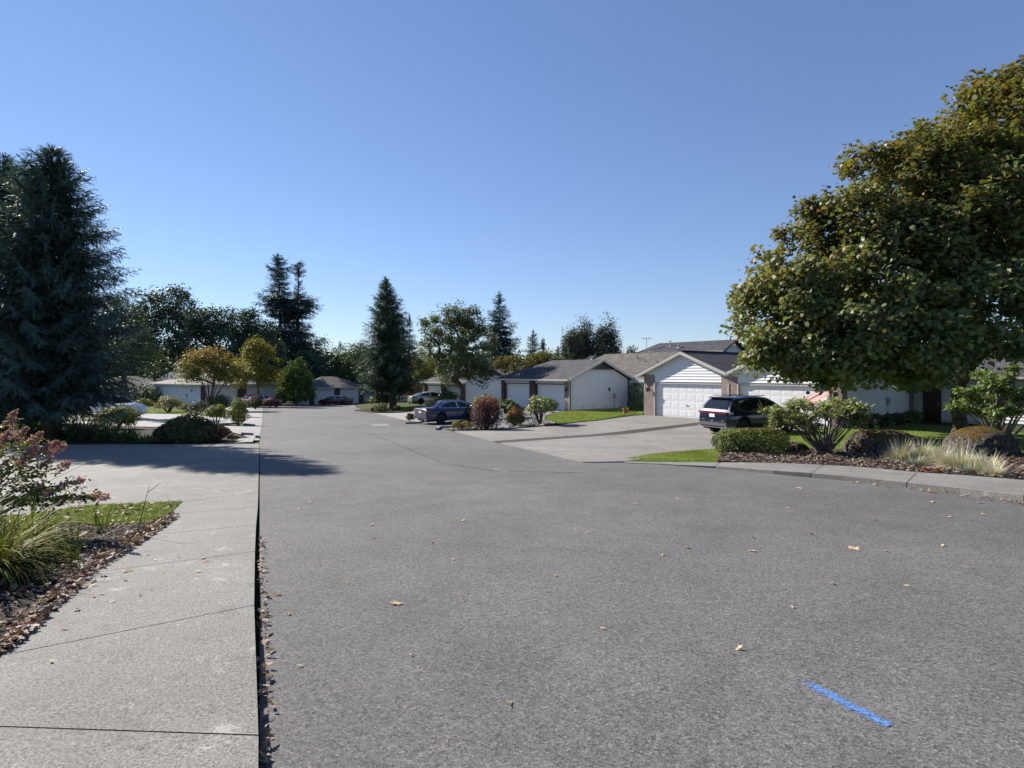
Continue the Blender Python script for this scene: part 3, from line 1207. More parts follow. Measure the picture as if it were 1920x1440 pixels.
# ---- garage duplex further along (built twice) with its house behind
def garage_house(label, loc, rot, roofmat, back=True, boards=True, group=None):
    h = thing("garage_house", label, "house", loc, rot, group)
    dz, ez, sl = 2.05, 2.52, .42
    for x0, x1 in ((-.6, -.02), (-5.0, -4.3), (-9.0, -8.6)):
        MB().box(x0, x1, 0, .5, -.5, 2.5).build("brick_pillar", BRICK if x1 > -.1 else BRICK_DARK, h)
    if boards:
        garage_door(h, -4.26, -.64, .3, dz, 6)
        garage_door(h, -8.56, -5.04, .3, dz, 6)
    else:
        garage_door(h, -4.26, -.64, .3, dz, 6, panels=False)
        garage_door(h, -8.56, -5.04, .3, dz, 6, panels=False)
    for x0, x1 in ((-4.3, -.6), (-8.6, -5.0)):
        MB().box(x0, x1, .10, .45, dz + .07, 2.52).build("frieze", SIDING_GREY, h)
        MB().box(x0, x1, .06, .45, dz + .005, dz + .07).build("lintel", TRIM_DARK, h)
    MB().box(-9.0, -.02, .5, 6.8, -.5, 2.52).build("wall", SIDING_GREY, h)
    # gable side wall, facing +x
    def gr(z):
        d = max(0, (z - 2.46) / sl)
        return (.02 + d, 6.8 - d)
    siding(h, "y", .0, 1, .1, 3.2, gr, joined=not boards, h=.2, gap=.022, proud=.04)
    MB().prism([(-.06, .05, -.4), (-.06, 6.78, -.4), (-.06, 6.78, 2.5), (-.06, 3.4, 3.92), (-.06, .05, 2.5)], (-.15, 0, 0)).build("wall", SIDING, h)
    MB().prism([(.03, 1.85, 3.24), (.03, 4.95, 3.24), (.03, 3.4, 3.9)], (-.08, 0, 0)).build("gable_triangle", plain("gable_navy", (.045, .05, .075), .6), h)  # plain dark navy triangle filling the top of the gable, no slats
    MB().box(0, .1, 1.7, 5.1, 3.18, 3.27).build("trim_board", TRIM, h)
    MB().box(-.03, .05, -.01, .1, -.3, 2.5).build("corner_board", TRIM_DARK, h)
    MB().box(-.03, .05, 6.72, 6.82, -.3, 2.5).build("corner_board", TRIM_DARK, h)
    MB().box(-.1, .02, .1, 6.7, -.5, .09).build("foundation", GUTTER, h)
    ry, rz, ye = 3.4, 4.12, .5
    lo = rz - (ry + ye) * sl
    xr, xl, xh = .38, -9.5, -5.9
    roof_slab(h, "roof", [(xl, -ye, lo), (xr, -ye, lo), (xr, ry, rz), (xh, ry, rz)], roofmat)
    roof_slab(h, "roof", [(xl, 6.8 + ye, lo), (xr, 6.8 + ye, lo), (xr, ry, rz), (xh, ry, rz)], roofmat)
    roof_slab(h, "roof", [(xl, -ye, lo), (xh, ry, rz), (xl, 6.8 + ye, lo)], roofmat)
    for yy in (-ye, 6.8 + ye):
        bar(h, "barge_board", (xr + .03, ry, rz - .01), (xr + .03, yy, lo - .01), .05, .2, TRIM)
    bar(h, "gutter", (xl, -ye - .05, lo + .0), (xr, -ye - .05, lo + .0), .11, .12, GUTTER)
    for x in (.02, -8.95):
        MB().tube([(x, -ye - .04, lo - .1), (x + .02, -.06, 2.2), (x + .02, -.06, -.2)], .04, 6).build("downspout", GUTTER, h)
    wall_lamp(h, (-.3, 0, 1.7))
    if boards:
        meter(h, (.03, 5.0, 1.1), R(90))
        MB().box(.02, .1, 4.35, 4.5, 1.5, 1.78).build("vent_cover", BLACK, h)
    if back:
        MB().box(-10, 6.5, 9.6, 17, -.5, 2.7).build("wall", SIDING_GREY, h)
        roof_slab(h, "roof", [(-10.6, 9.0, 2.75), (7.2, 9.0, 2.75), (5.0, 13.2, 4.95), (-8.8, 13.2, 4.95)], SHINGLE_BROWN)
        roof_slab(h, "roof", [(-10.6, 17.6, 2.75), (7.2, 17.6, 2.75), (5.0, 13.2, 4.95), (-8.8, 13.2, 4.95)], SHINGLE_BROWN)
        roof_slab(h, "roof", [(7.2, 9.0, 2.75), (7.2, 17.6, 2.75), (5.0, 13.2, 4.95)], SHINGLE_BROWN)
        roof_slab(h, "roof", [(-10.6, 9.0, 2.75), (-10.6, 17.6, 2.75), (-8.8, 13.2, 4.95)], SHINGLE_BROWN)
        MB().box(-4, 3.4, 6.9, 9.6, -.5, 2.4).build("wall", SIDING_GREY, h)
        roof_slab(h, "roof", [(-4.4, 7.0, 2.5), (3.9, 7.0, 2.5), (2.4, 10.4, 3.75), (-3.0, 10.4, 3.75)], SHINGLE_BROWN)
        roof_slab(h, "roof", [(3.9, 7.0, 2.5), (3.9, 12.0, 2.5), (2.4, 10.4, 3.75)], SHINGLE_BROWN)
        bar(h, "gutter", (.4, 6.95, 2.5), (3.9, 6.95, 2.5), .1, .14, TRIM)
        for x, y in ((-2, 11.4), (-.2, 11.0), (1.8, 11.8), (-3.4, 12)):
            vent(h, (x, y, 2.75 + (y - 9) * .524), .3)
    return h


GAR = garage_house("grey roofed garage duplex with a pale sided gable end beside the green lawn", (4.5, 45, -1.36), ROTN, SHINGLE_GREY)
GAR2 = garage_house("white garage duplex with a grey roof, half hidden behind the thick trunked pear tree", (-5.1, 62, -1.9), ROTN, SHINGLE_GREY, boards=False)


# ---- hip roofed garage house with the doors along its front (+x from a left corner)
def hip_house(label, loc, rot, w, dp, roofmat, wall, doors, ez=2.5, ridge=1.75, boards=False, upper=None, cat="house"):
    h = thing("hip_roofed_house", label, cat, loc, rot)
    MB().box(.03, w - .03, .3, dp, -.8, ez).build("wall", wall, h)
    siding(h, "y", 0, -1, .1, ez, lambda z: (.3, dp), wall, joined=not boards)
    xs = []
    for a, b in doors:
        garage_door(h, a, b, .22, 2.1, 6, panels=False)
        MB().box(a, b, .04, .26, 2.13, ez).build("frieze", wall, h)
        xs += [a, b]
    xs = [0] + xs + [w]
    for a, b in zip(xs[::2], xs[1::2]):
        if b - a > .12:
            MB().box(a + .01, b - .01, -.02, .32, -.8, ez).build("brick_pillar", BRICK_DARK, h)
    e = .55
    hy = dp / 2
    z0, z1 = ez + .12, ez + .12 + ridge
    A, B, C, D = (-e, -e, z0), (w + e, -e, z0), (w + e, dp + e, z0), (-e, dp + e, z0)
    run = min(hy + e, w / 2 - .5)
    r0, r1 = (-e + run, hy, z1), (w + e - run, hy, z1)
    roof_slab(h, "roof", [A, B, r1, r0], roofmat)
    roof_slab(h, "roof", [D, C, r1, r0], roofmat)
    roof_slab(h, "roof", [A, r0, D], roofmat)
    roof_slab(h, "roof", [B, r1, C], roofmat)
    bar(h, "gutter", (-e, -e - .05, z0), (w + e, -e - .05, z0), .1, .16, GUTTER)
    bar(h, "gutter", (-e - .05, -e, z0), (-e - .05, dp + e, z0), .1, .16, GUTTER)
    if upper:
        x0, x1, y0, y1, zz, rr = upper
        MB().box(x0 + .4, x1 - .4, y0 + .4, y1 - .4, 0, zz).build("wall", wall, h)
        ym = (y0 + y1) / 2
        roof_slab(h, "roof", [(x0, y0, zz), (x1, y0, zz), (x1 - 1.5, ym, zz + rr), (x0 + 1.5, ym, zz + rr)], SHINGLE_SLATE)
        roof_slab(h, "roof", [(x0, y1, zz), (x1, y1, zz), (x1 - 1.5, ym, zz + rr), (x0 + 1.5, ym, zz + rr)], SHINGLE_SLATE)
        roof_slab(h, "roof", [(x0, y0, zz), (x0, y1, zz), (x0 + 1.5, ym, zz + rr)], SHINGLE_SLATE)
        roof_slab(h, "roof", [(x1, y0, zz), (x1, y1, zz), (x1 - 1.5, ym, zz + rr)], SHINGLE_SLATE)
    return h


LEFTH = hip_house("grey sided house with a pale weathered roof behind the multi-stemmed autumn tree", (-41.5, 77, -2.5), math.atan2(.8, .6), 11.5, 15, SHINGLE_PALE, SIDING_GREY, [(.5, 5.0), (6.2, 10.8)], ridge=1.6, upper=(1.5, 10, 6, 18, 3.1, 2.4), boards=True)
meter(LEFTH, (-.03, 4.2, 1.1), R(-90))
wall_lamp(LEFTH, (-.03, 2.6, 1.75), R(-90))
MB().tube([(-.6, 14.6, 2.5), (-.2, 14.9, 2.1), (-.2, 14.9, 0)], .06, 6).build("downspout", DOORW, LEFTH)
MIDH = hip_house("brown roofed garage house at the end of the street behind the dark red sedan", (-30.9, 88, -3.18), math.atan2(.6, .8), 8.6, 7.6, SHINGLE_BROWN, SIDING, [(.7, 3.9), (4.75, 7.9)], ridge=1.65)
FARH = hip_house("small pale house with a hip roof, seen past the leaning trunk beside the big spruce", (-60, 85, -3.2), math.atan2(.8, .6), 9, 8, SHINGLE_PALE, SIDING, [(1, 5)])
ENDH = hip_house("low house with a shaded slate roof just right of the far brown roofed garages", (-27.2, 104, -3.4), math.atan2(.1, .99), 7.5, 7, SHINGLE_SLATE, SIDING_GREY, [], ez=2.3, ridge=1.7)


def gable_garage(label, loc, rot):
    h = thing("gable_garage", label, "garage", loc, rot)
    sl = .45
    MB().prism([(0, 0, -.6), (7, 0, -.6), (7, 0, 2.4), (3.5, 0, 2.4 + 3.5 * sl), (0, 0, 2.4)], (0, 7, 0)).build("wall", SIDING_GREY, h)
    garage_door(h, 1, 6, -.03, 2.1, 8, panels=False)
    z = 2.4 + 3.5 * sl + .1
    roof_slab(h, "roof", [(-.5, -.4, z - 4 * sl), (3.5, -.4, z), (3.5, 7.4, z), (-.5, 7.4, z - 4 * sl)], SHINGLE_GREY)
    roof_slab(h, "roof", [(7.5, -.4, z - 4 * sl), (3.5, -.4, z), (3.5, 7.4, z), (7.5, 7.4, z - 4 * sl)], SHINGLE_GREY)
    for x in (-.5, 7.5):
        bar(h, "barge_board", (3.5, -.43, z), (x, -.43, z - 4 * sl), .05, .22, TRIM)
    return h


gable_garage("white gable fronted garage in shade, left of the small tree's trunk at the street end", (-24.8, 96, -3.0), math.atan2(.25, .97))
gable_garage("white gable fronted garage in shade behind the red leaved little tree", (-19.0, 90, -2.65), math.atan2(.25, .97))


# ---- the tall dark roof behind the near duplex
def roof_house():
    h = thing("tall_house", "house with a tall slate grey roof rising behind the near duplex's gable", "house", (17.7, 70, -1.4), ROTN)
    # local x along the ridge, ridge over y=0
    MB().box(.5, 10, -4.5, 4.5, -.5, 4.2).build("wall", SIDING_GREY, h)
    MB().prism([(10, -4.5, 4.2), (10, 4.5, 4.2), (10, 0, 6.45)], (.04, 0, 0)).build("gable_wall", SIDING_GREY, h)
    z1 = 6.65
    roof_slab(h, "roof", [(-3.6, -5.6, 3.9), (10.5, -5.6, 3.9), (10.5, 0, z1), (.2, 0, z1)], SHINGLE_SLATE)
    roof_slab(h, "roof", [(-3.6, 5.6, 3.9), (10.5, 5.6, 3.9), (10.5, 0, z1), (.2, 0, z1)], SHINGLE_SLATE)
    roof_slab(h, "roof", [(-3.6, -5.6, 3.9), (-3.6, 5.6, 3.9), (.2, 0, z1)], SHINGLE_SLATE)
    for yy in (-5.6, 5.6):
        bar(h, "barge_board", (10.53, 0, z1 - .01), (10.53, yy, 3.88), .05, .22, TRIM_DARK)
    vent(h, (2.6, -1.0, 6.2), .55, .06, True)
    vent(h, (4.2, -1.6, 5.9), .35, .1, True)
    vent(h, (1.4, -3.1, 5.15), .3, .09, True)
    return h


ROOFH = roof_house()
an = thing("roof_antenna", "thin television antenna standing on the slate grey roof", "antenna", (16.1, 69.0, 3.9))
MB().tube([(0, 0, -.6), (0, 0, 2.0)], .035, 6).build("mast", STEEL, an)
mm = MB()
mm.tube([(-.55, .1, 1.9), (.55, -.1, 1.9)], .03, 5)
for k in (-.5, -.25, 0, .25, .5):
    mm.tube([(k, -.3 - k * .2, 1.9), (k, .3 - k * .2, 1.9)], .02, 4)
    mm.tube([(k, 0, 1.9), (k, 0, 1.62 + abs(k) * .3)], .02, 4)
mm.build("element_rods", STEEL, an)

# second near-type roof far right is hidden by the maple; nothing to build there

# ------------------------------------------------------------------ cars
TYRE = plain("tyre_rubber", (.016, .016, .017), .85)
RIM = plain("alloy_rim", (.50, .50, .51), .3, .85)
RIM_DARK = plain("black_rim", (.02, .02, .022), .35, .3)
CHROME = plain("chrome", (.65, .65, .66), .15, 1.0, var=.02)
LAMP_RED = plain("red_lens", (.11, .016, .02), .12, var=.1, coat=.5)
LAMP_CLEAR = plain("clear_lens", (.55, .54, .52), .12, var=.08, coat=.5)
CLAD = plain("grey_cladding", (.055, .053, .055), .6)
CLAD_PALE = plain("pale_cladding", (.20, .19, .19), .5)
PLATE = plain("plate_white", (.62, .64, .66), .4, var=.05)
UNDER = plain("underbody_black", (.008, .008, .008), .9)


def paint(name, col, metal=.35, rough=.28):
    return plain(name, col, rough, metal, var=.04, scale=3, coat=.9)


def wheel_meshes(r, wd, rimmat, spokes=5):
    ty = MB()
    ty.lathe([(r * .66, -wd / 2), (r * .93, -wd / 2), (r, -wd * .33), (r, wd * .33), (r * .93, wd / 2), (r * .66, wd / 2)], 24, axis="y")
    rm = MB()
    rm.lathe([(r * .69, -wd * .46), (r * .69, wd * .46), (r * .62, wd * .44), (r * .60, wd * .18), (r * .14, wd * .2), (r * .12, wd * .42)], 24, axis="y")
    for k in range(spokes):
        for dd in (-.13, .13):
            t = 2 * math.pi * k / spokes + dd
            a = Vector((math.cos(t), 0, math.sin(t)))
            n = Vector((-math.sin(t), 0, math.cos(t)))
            y = wd * .40
            p0, p1 = a * r * .08, a * r * .66
            rm.prism([p0 - n * .035 + Vector((0, y - .03, 0)), p0 + n * .035 + Vector((0, y - .03, 0)), p0 + n * .035 + Vector((0, y + .012, 0)), p0 - n * .035 + Vector((0, y + .012, 0))], p1 - p0)
    return ty.mesh("tyre", TYRE, smooth=40), rm.mesh("rim", rimmat, smooth=40)


def make_car(name, label, cat, loc, rot, sp, body_mat, pitch=0, group=None):
    root = thing(name, label, cat, loc, rot, group)
    root.rotation_euler = (0, pitch, rot)
    L2 = sp["L"] / 2
    T = lambda x: float(np.interp(x, *zip(*sp["top"])))
    Wd = lambda x: float(np.interp(x, *zip(*sp["width"])))
    ZB = lambda x: float(np.interp(x, *zip(*sp["bottom"])))
    wx, wr, ar = sp["wheels"], sp["wr"], sp["wr"] + .055
    # lower body: one loft with wheel arches cut out of its lower edge
    st = list(np.linspace(-L2, L2, 75))
    for c in wx:
        st += [c - ar - .001, c - ar + .001, c + ar - .001, c + ar + .001]
    st = sorted(st)
    rows = []
    for x in st:
        zt, w, zb = T(x), Wd(x), ZB(x)
        zl = zb
        for c in wx:
            if abs(x - c) < ar:
                zl = max(zl, wr + math.sqrt(ar * ar - (x - c) ** 2))
        h = zt - zb
        half = [(0, zl), (.8 * w, zl), (.965 * w, max(zl, zb + .03)), (.992 * w, max(zl + .03, zb + .28 * h)), (w, max(zl + .05, zb + .5 * h)), (.99 * w, max(zl + .07, zb + .74 * h)),
                (.965 * w, zt - .07), (.92 * w, zt - .018), (.84 * w, zt), (.45 * w, zt + .018), (0, zt + .025)]
        rows.append([(x, y, z) for y, z in half] + [(x, -y, z) for y, z in half[1:-1][::-1]])
    m = MB()
    n = len(rows[0])
    m.add([p for r in rows for p in r], [(i * n + k, i * n + (k + 1) % n, (i + 1) * n + (k + 1) % n, (i + 1) * n + k) for i in range(len(rows) - 1) for k in range(n)])
    m.f.append(tuple(range(n)))
    m.f.append(tuple((len(rows) - 1) * n + k for k in range(n)))
    body = m.build("body", body_mat, root, smooth=32)
    # cabin
    gb, zmax, wb, wt = sp["gbase"], max(z for _, z in sp["roof"]), sp["wbase"], sp["wroof"]
    RZ = lambda x: float(np.interp(x, *zip(*sp["roof"])))
    def SY(z):      # side surface
        return wb + (wt - wb) * (z - gb) / (zmax - .08 - gb)
    x0, x1 = sp["roof"][0][0], sp["roof"][-1][0]
    m = MB()
    rows = []
    xs = sorted(set(list(np.linspace(x0, x1, 46)) + [p[0] for p in sp["roof"]]))
    for x in xs:
        z = max(RZ(x), gb - .05)
        zs = max(gb - .06, z - .08 * (z - gb) / (zmax - gb))
        ws = SY(zs)
        half = [(0, gb - .06), (SY(gb - .06), gb - .06), (ws, zs), (ws - .07, zs + .6 * (z - zs)), (ws * .72, z), (0, z + .018)]
        rows.append([(x, y, q) for y, q in half] + [(x, -y, q) for y, q in half[1:-1][::-1]])
    n = len(rows[0])
    m.add([p for r in rows for p in r], [(i * n + k, i * n + (k + 1) % n, (i + 1) * n + (k + 1) % n, (i + 1) * n + k) for i in range(len(rows) - 1) for k in range(n)])
    m.f.append(tuple(range(n)))
    m.f.append(tuple((len(rows) - 1) * n + k for k in range(n)))
    m.build("cabin", body_mat, root, smooth=28)
    # glass
    for s in (-1, 1):
        if sp.get("chrome"):
            for poly in sp["dlo"]:
                P = [(x, s * (SY(z) + .004), z) for x, z in poly]
                MB().prism(P, (0, s * .006, 0)).build("window_trim", sp["chrome"], root)
        for poly in sp["windows"]:
            P = [(x, s * (SY(z) + .006), z) for x, z in poly]
            MB().prism(P, (0, s * .008, 0)).build("side_window", GLASS, root)
        for xd in sp["seams"]:
            MB().box(xd - .006, xd + .006, s * (Wd(xd) * .975), s * (Wd(xd) + .003), ZB(xd) + .16, T(xd) - .1).build("door_seam", UNDER, root)
        for xh in sp["handles"]:
            m = MB().box(xh - .1, xh + .1, s * (Wd(xh) * .985), s * (Wd(xh) + .02), T(xh) - .16, T(xh) - .125)
            m.build("door_handle", sp.get("handle_mat", body_mat), root)
        mx, mz = sp["mirror"]
        m = MB()
        m.lathe([(.02, -.11), (.085, -.08), (.10, 0), (.08, .08), (.02, .11)], 10, axis="y", c=(mx, s * (SY(mz) + .16), mz))
        m.tube([(mx, s * SY(mz), mz - .03), (mx, s * (SY(mz) + .12), mz)], .03, 6)
        m.build("mirror", body_mat, root, smooth=50)
    def sloped(name, a, b, wa, wbm, mat, off=.012):
        a, b = Vector((a[0], 0, a[1])), Vector((b[0], 0, b[1]))
        d = (b - a).normalized()
        nn = Vector((-d.z, 0, d.x))
        if nn.z < 0:
            nn = -nn
        o = nn * off
        P = [a + Vector((0, wa, 0)) + o, b + Vector((0, wbm, 0)) + o, b + Vector((0, wbm * .5, 0)) + o + nn * .012, b + Vector((0, -wbm * .5, 0)) + o + nn * .012, b + Vector((0, -wbm, 0)) + o, a + Vector((0, -wa, 0)) + o]
        MB().prism(P, nn * .01).build(name, mat, root)
    sloped("windshield", *sp["windshield"], GLASS)
    sloped("rear_window", *sp["rear_window"], GLASS)

    def band(name, xa, xb, z0, z1, off, mat, parent=root):
        """solid that follows the plan of the body between two stations"""
        q = np.linspace(xa, xb, 12)
        endx = xa if abs(xa) > abs(xb) else xb
        P = [(float(x) + (math.copysign(off, endx) if abs(x - endx) < 1e-6 else 0), Wd(float(x)) + off, z0) for x in q]
        P = P + [(x, -y, z) for x, y, z in P[::-1]]
        return MB().prism(P, (0, 0, z1 - z0)).build(name, mat, parent)
    for args in sp["bands"]:
        band(*args)
    def boxes(name, x0, x1, y0, y1, z0, z1, mat):
        return MB().box(x0, x1, y0, y1, z0, z1).build(name, mat, root)
    for args in sp["boxes"]:
        boxes(*args)
    # underbody and wheels
    boxes("underbody", -L2 + .25, L2 - .3, -.78, .78, sp["clear"], .62, UNDER)
    ty, rm = wheel_meshes(wr, .24, sp["rim"], sp.get("spokes", 5))
    for x in wx:
        for s in (-1, 1):
            w = link("wheel", ty, root, (x, s * (sp["track"]), wr))
            if s < 0:
                w.rotation_euler = (0, 0, math.pi)
            link("rim", rm, w)
    return root


suv = dict(L=4.78, clear=.24, wheels=(-1.42, 1.43), wr=.365, track=.80, rim=RIM,
           top=[(-2.39, .98), (-2.2, 1.04), (-1.5, 1.07), (.9, 1.09), (1.3, 1.08), (2.0, .98), (2.25, .86), (2.39, .68)],
           width=[(-2.39, .80), (-2.34, .88), (-2.2, .935), (-1.9, .958), (0, .965), (1.6, .955), (2.1, .90), (2.3, .80), (2.39, .66)],
           bottom=[(-2.39, .36), (-2.1, .27), (-1.8, .25), (1.8, .25), (2.1, .25), (2.39, .34)],
           gbase=1.04, wbase=.925, wroof=.70,
           roof=[(-2.33, 1.0), (-2.14, 1.28), (-1.92, 1.56), (-1.84, 1.645), (-1.6, 1.68), (-.8, 1.725), (-.2, 1.72), (.3, 1.66), (.62, 1.50), (1.22, 1.06)],
           windows=[[(-1.70, 1.22), (-1.50, 1.46), (-1.15, 1.56), (-.36, 1.59), (-.26, 1.10), (-1.30, 1.09), (-1.60, 1.13)], [(-.26, 1.585), (.16, 1.55), (.45, 1.43), (.86, 1.13), (-.16, 1.10)]],
           dlo=[[(-1.76, 1.20), (-1.53, 1.49), (-1.15, 1.595), (-.30, 1.625), (.18, 1.585), (.5, 1.46), (.96, 1.09), (-.2, 1.065), (-1.32, 1.055), (-1.66, 1.10)]], chrome=CHROME,
           seams=(-.22, .98, -1.22), handles=(-.9, .12), mirror=(.72, 1.16),
           windshield=((.58, 1.52), (1.16, 1.11), .60, .80), rear_window=((-1.94, 1.54), (-2.23, 1.16), .58, .73),
           bands=[("light_bar", -2.385, -2.16, .955, 1.045, .012, LAMP_RED), ("bumper", -2.385, -1.93, .43, .56, .014, CLAD), ("lower_bumper", -2.375, -1.98, .34, .43, .012, CLAD_PALE),
                  ("front_bumper", 2.37, 2.0, .30, .45, .012, CLAD)],
           boxes=[("tail_light", -2.30, -2.08, -.945, -.865, .94, 1.06, LAMP_CLEAR), ("tail_light", -2.30, -2.08, .865, .945, .94, 1.06, LAMP_CLEAR),
                  ("license_plate", -2.415, -2.395, -.16, .16, .80, .94, PLATE), ("emblem", -2.415, -2.39, -.075, .075, .985, 1.02, CHROME),
                  ("badge", -2.405, -2.385, .45, .62, .66, .69, CHROME), ("badge", -2.405, -2.385, -.66, -.54, .64, .67, CHROME), ("badge", -2.405, -2.385, -.06, .08, .60, .66, CHROME),
                  ("roof_rail", -1.65, .15, .63, .66, 1.725, 1.755, CLAD), ("roof_rail", -1.65, .15, -.66, -.63, 1.725, 1.755, CLAD),
                  ("spoiler", -2.02, -1.7, -.60, .60, 1.64, 1.68, None), ("wiper", -2.262, -2.24, -.05, .36, 1.19, 1.21, BLACK),
                  ("exhaust_pipe", -2.42, -2.2, -.68, -.54, .31, .36, CHROME), ("exhaust_pipe", -2.42, -2.2, .54, .68, .31, .36, CHROME),
                  ("headlight", 2.05, 2.28, -.84, -.6, .78, .88, LAMP_CLEAR), ("headlight", 2.05, 2.28, .6, .84, .78, .88, LAMP_CLEAR),
                  ("rocker_panel", -1.0, 1.0, -.972, -.90, .25, .36, CLAD), ("rocker_panel", -1.0, 1.0, .90, .972, .25, .36, CLAD)])

sedan = dict(L=4.86, clear=.17, wheels=(-1.42, 1.41), wr=.335, track=.80, rim=RIM_DARK,
             top=[(-2.43, .92), (-2.35, 1.0), (-1.7, 1.02), (-1.2, .985), (.9, .955), (1.3, .95), (2.0, .84), (2.3, .72), (2.43, .55)],
             width=[(-2.43, .76), (-2.38, .84), (-2.2, .90), (-1.8, .93), (0, .935), (1.6, .925), (2.1, .86), (2.33, .75), (2.43, .60)],
             bottom=[(-2.43, .34), (-2.1, .22), (-1.8, .18), (1.8, .18), (2.1, .18), (2.43, .26)],
             gbase=.94, wbase=.88, wroof=.63,
             roof=[(-2.02, .96), (-1.55, 1.18), (-1.15, 1.34), (-.8, 1.41), (-.35, 1.445), (.05, 1.445), (.4, 1.40), (.7, 1.26), (1.36, .93)],
             windows=[[(-1.50, 1.06), (-1.10, 1.26), (-.70, 1.345), (-.28, 1.37), (-.22, 1.0), (-1.3, 1.02)], [(-.18, 1.37), (.2, 1.34), (.48, 1.24), (.98, 1.0), (-.12, .99)]],
             dlo=[[(-1.60, 1.05), (-1.12, 1.29), (-.70, 1.375), (-.2, 1.40), (.23, 1.37), (.53, 1.26), (1.1, .97), (-.2, .965), (-1.34, .99)]], chrome=CHROME,
             seams=(-.2, 1.0, -1.18), handles=(-.85, .15), mirror=(.78, 1.04),
             windshield=((.66, 1.30), (1.28, .98), .55, .76), rear_window=((-1.12, 1.36), (-1.92, 1.01), .54, .72),
             bands=[("rear_bumper", -2.42, -1.95, .30, .42, .01, CLAD), ("trunk_lip", -2.42, -2.25, .985, 1.005, .006, None)],
             boxes=[("tail_light", -2.44, -2.12, -.90, -.48, .76, .90, LAMP_RED), ("tail_light", -2.44, -2.12, .48, .90, .76, .90, LAMP_RED),
                    ("license_plate", -2.455, -2.43, -.16, .16, .68, .80, PLATE), ("emblem", -2.45, -2.43, -.06, .06, .87, .91, CHROME),
                    ("headlight", 2.1, 2.33, -.80, -.52, .62, .70, LAMP_CLEAR), ("headlight", 2.1, 2.33, .52, .80, .62, .70, LAMP_CLEAR),
                    ("rocker_panel", -1.05, 1.0, -.942, -.88, .19, .24, CHROME), ("rocker_panel", -1.05, 1.0, .88, .942, .19, .24, CHROME),
                    ("exhaust_pipe", -2.45, -2.2, -.66, -.52, .26, .31, CHROME)])


def with_paint(sp, p, **kw):
    d = dict(sp)
    d["bands"] = [tuple(p if a is None else a for a in t) for t in sp["bands"]]
    d["boxes"] = [tuple(p if a is None else a for a in t) for t in sp["boxes"]]
    d.update(kw)
    return d


HEAD = math.atan2(.607, .794)
p = paint("navy_paint", (.005, .008, .032))
cx, cy = 11.2, 27.0
make_car("parked_suv", "dark navy crossover parked nose in at the near duplex's right garage door", "suv", (cx, cy, gz(cx, cy) + .02), R(25), with_paint(suv, p), p)
p = paint("blue_grey_paint", (.022, .032, .10), .5)
cx, cy = -5.75 + .794 * 2.43, 36.1 + .607 * 2.43
make_car("parked_sedan", "blue grey sedan with black wheels parked behind the burgundy shrub", "car", (cx, cy, gz(cx, cy) + .015), HEAD, with_paint(sedan, p), p)
p = paint("dark_red_paint", (.10, .012, .02), .3)
cx, cy = xat(629, 86.5), 86.5
make_car("parked_sedan", "dark red sedan parked broadside before the far brown roofed garages", "car", (cx, cy, gz(cx, cy) + .02), R(180 - 4), with_paint(sedan, p, rim=RIM), p)
p = paint("sage_paint", (.30, .36, .30), .4)
cx, cy = xat(806, 66.5), 66.5
make_car("parked_sedan", "pale sage green sedan beyond the blue grey sedan's roof", "car", (cx, cy, gz(cx, cy) + .02), HEAD - R(8), with_paint(sedan, p, rim=RIM), p)
p = paint("white_car_paint", (.62, .66, .72), .1)
cx, cy = -29.9, 43.0
make_car("parked_suv", "white crossover whose nose pokes out from behind the big spruce", "suv", (cx, cy, gz(cx, cy) + .12), R(-12), with_paint(suv, p), p)
cx, cy = -36.2, 52.5
make_car("parked_sedan", "white sedan just showing its roof behind the white crossover's hood", "car", (cx, cy, gz(cx, cy) + .1), R(-8), with_paint(sedan, p, rim=RIM), p)
p = paint("bright_red_paint", (.22, .02, .03), .2)
cx, cy = xat(492, 74), 74
make_car("parked_suv", "red crossover mostly hidden behind the dark round shrub under the yellow tree", "suv", (cx, cy, gz(cx, cy) + .02), R(52), with_paint(suv, p), p)
p = paint("pale_blue_paint", (.40, .50, .64), .2)
cx, cy = xat(748, 84), 84
make_car("parked_sedan", "pale blue sedan in shade, seen small right of the small conifer's trunk", "car", (cx, cy, gz(cx, cy) + .1), R(70), with_paint(sedan, p, rim=RIM), p)

# ------------------------------------------------------------------ plants
KITE = ([(0, 0, 0), (.45, .27, .05), (1, 0, -.02), (.45, -.27, .05)], [(0, 2, 1), (0, 3, 2)])
OVAL = ([(0, 0, 0), (.3, .2, .05), (.7, .2, .05), (1, 0, -.06), (.7, -.2, .05), (.3, -.2, .05)], [(0, 3, 2, 1), (0, 5, 4, 3)])
LANCE = ([(0, 0, 0), (.35, .13, .04), (1, 0, -.14), (.35, -.13, .04)], [(0, 2, 1), (0, 3, 2)])
_mp = [(0, 0), (.12, .50), (.38, .30), (.66, .56), (1.05, 0)]
MAPLE = ([(x, y, -.22 * (abs(y) + max(0, x - .5) * .5)) for x, y in _mp] + [(x, -y, -.22 * (y + max(0, x - .5) * .5)) for x, y in _mp[1:-1][::-1]],
         [(0, 4, 3, 2), (0, 2, 1), (0, 6, 5, 4), (0, 7, 6)])
PETAL = ([(0, 0, 0), (.5, .42, .15), (1, 0, .1), (.5, -.42, .15)], [(0, 1, 2, 3)])


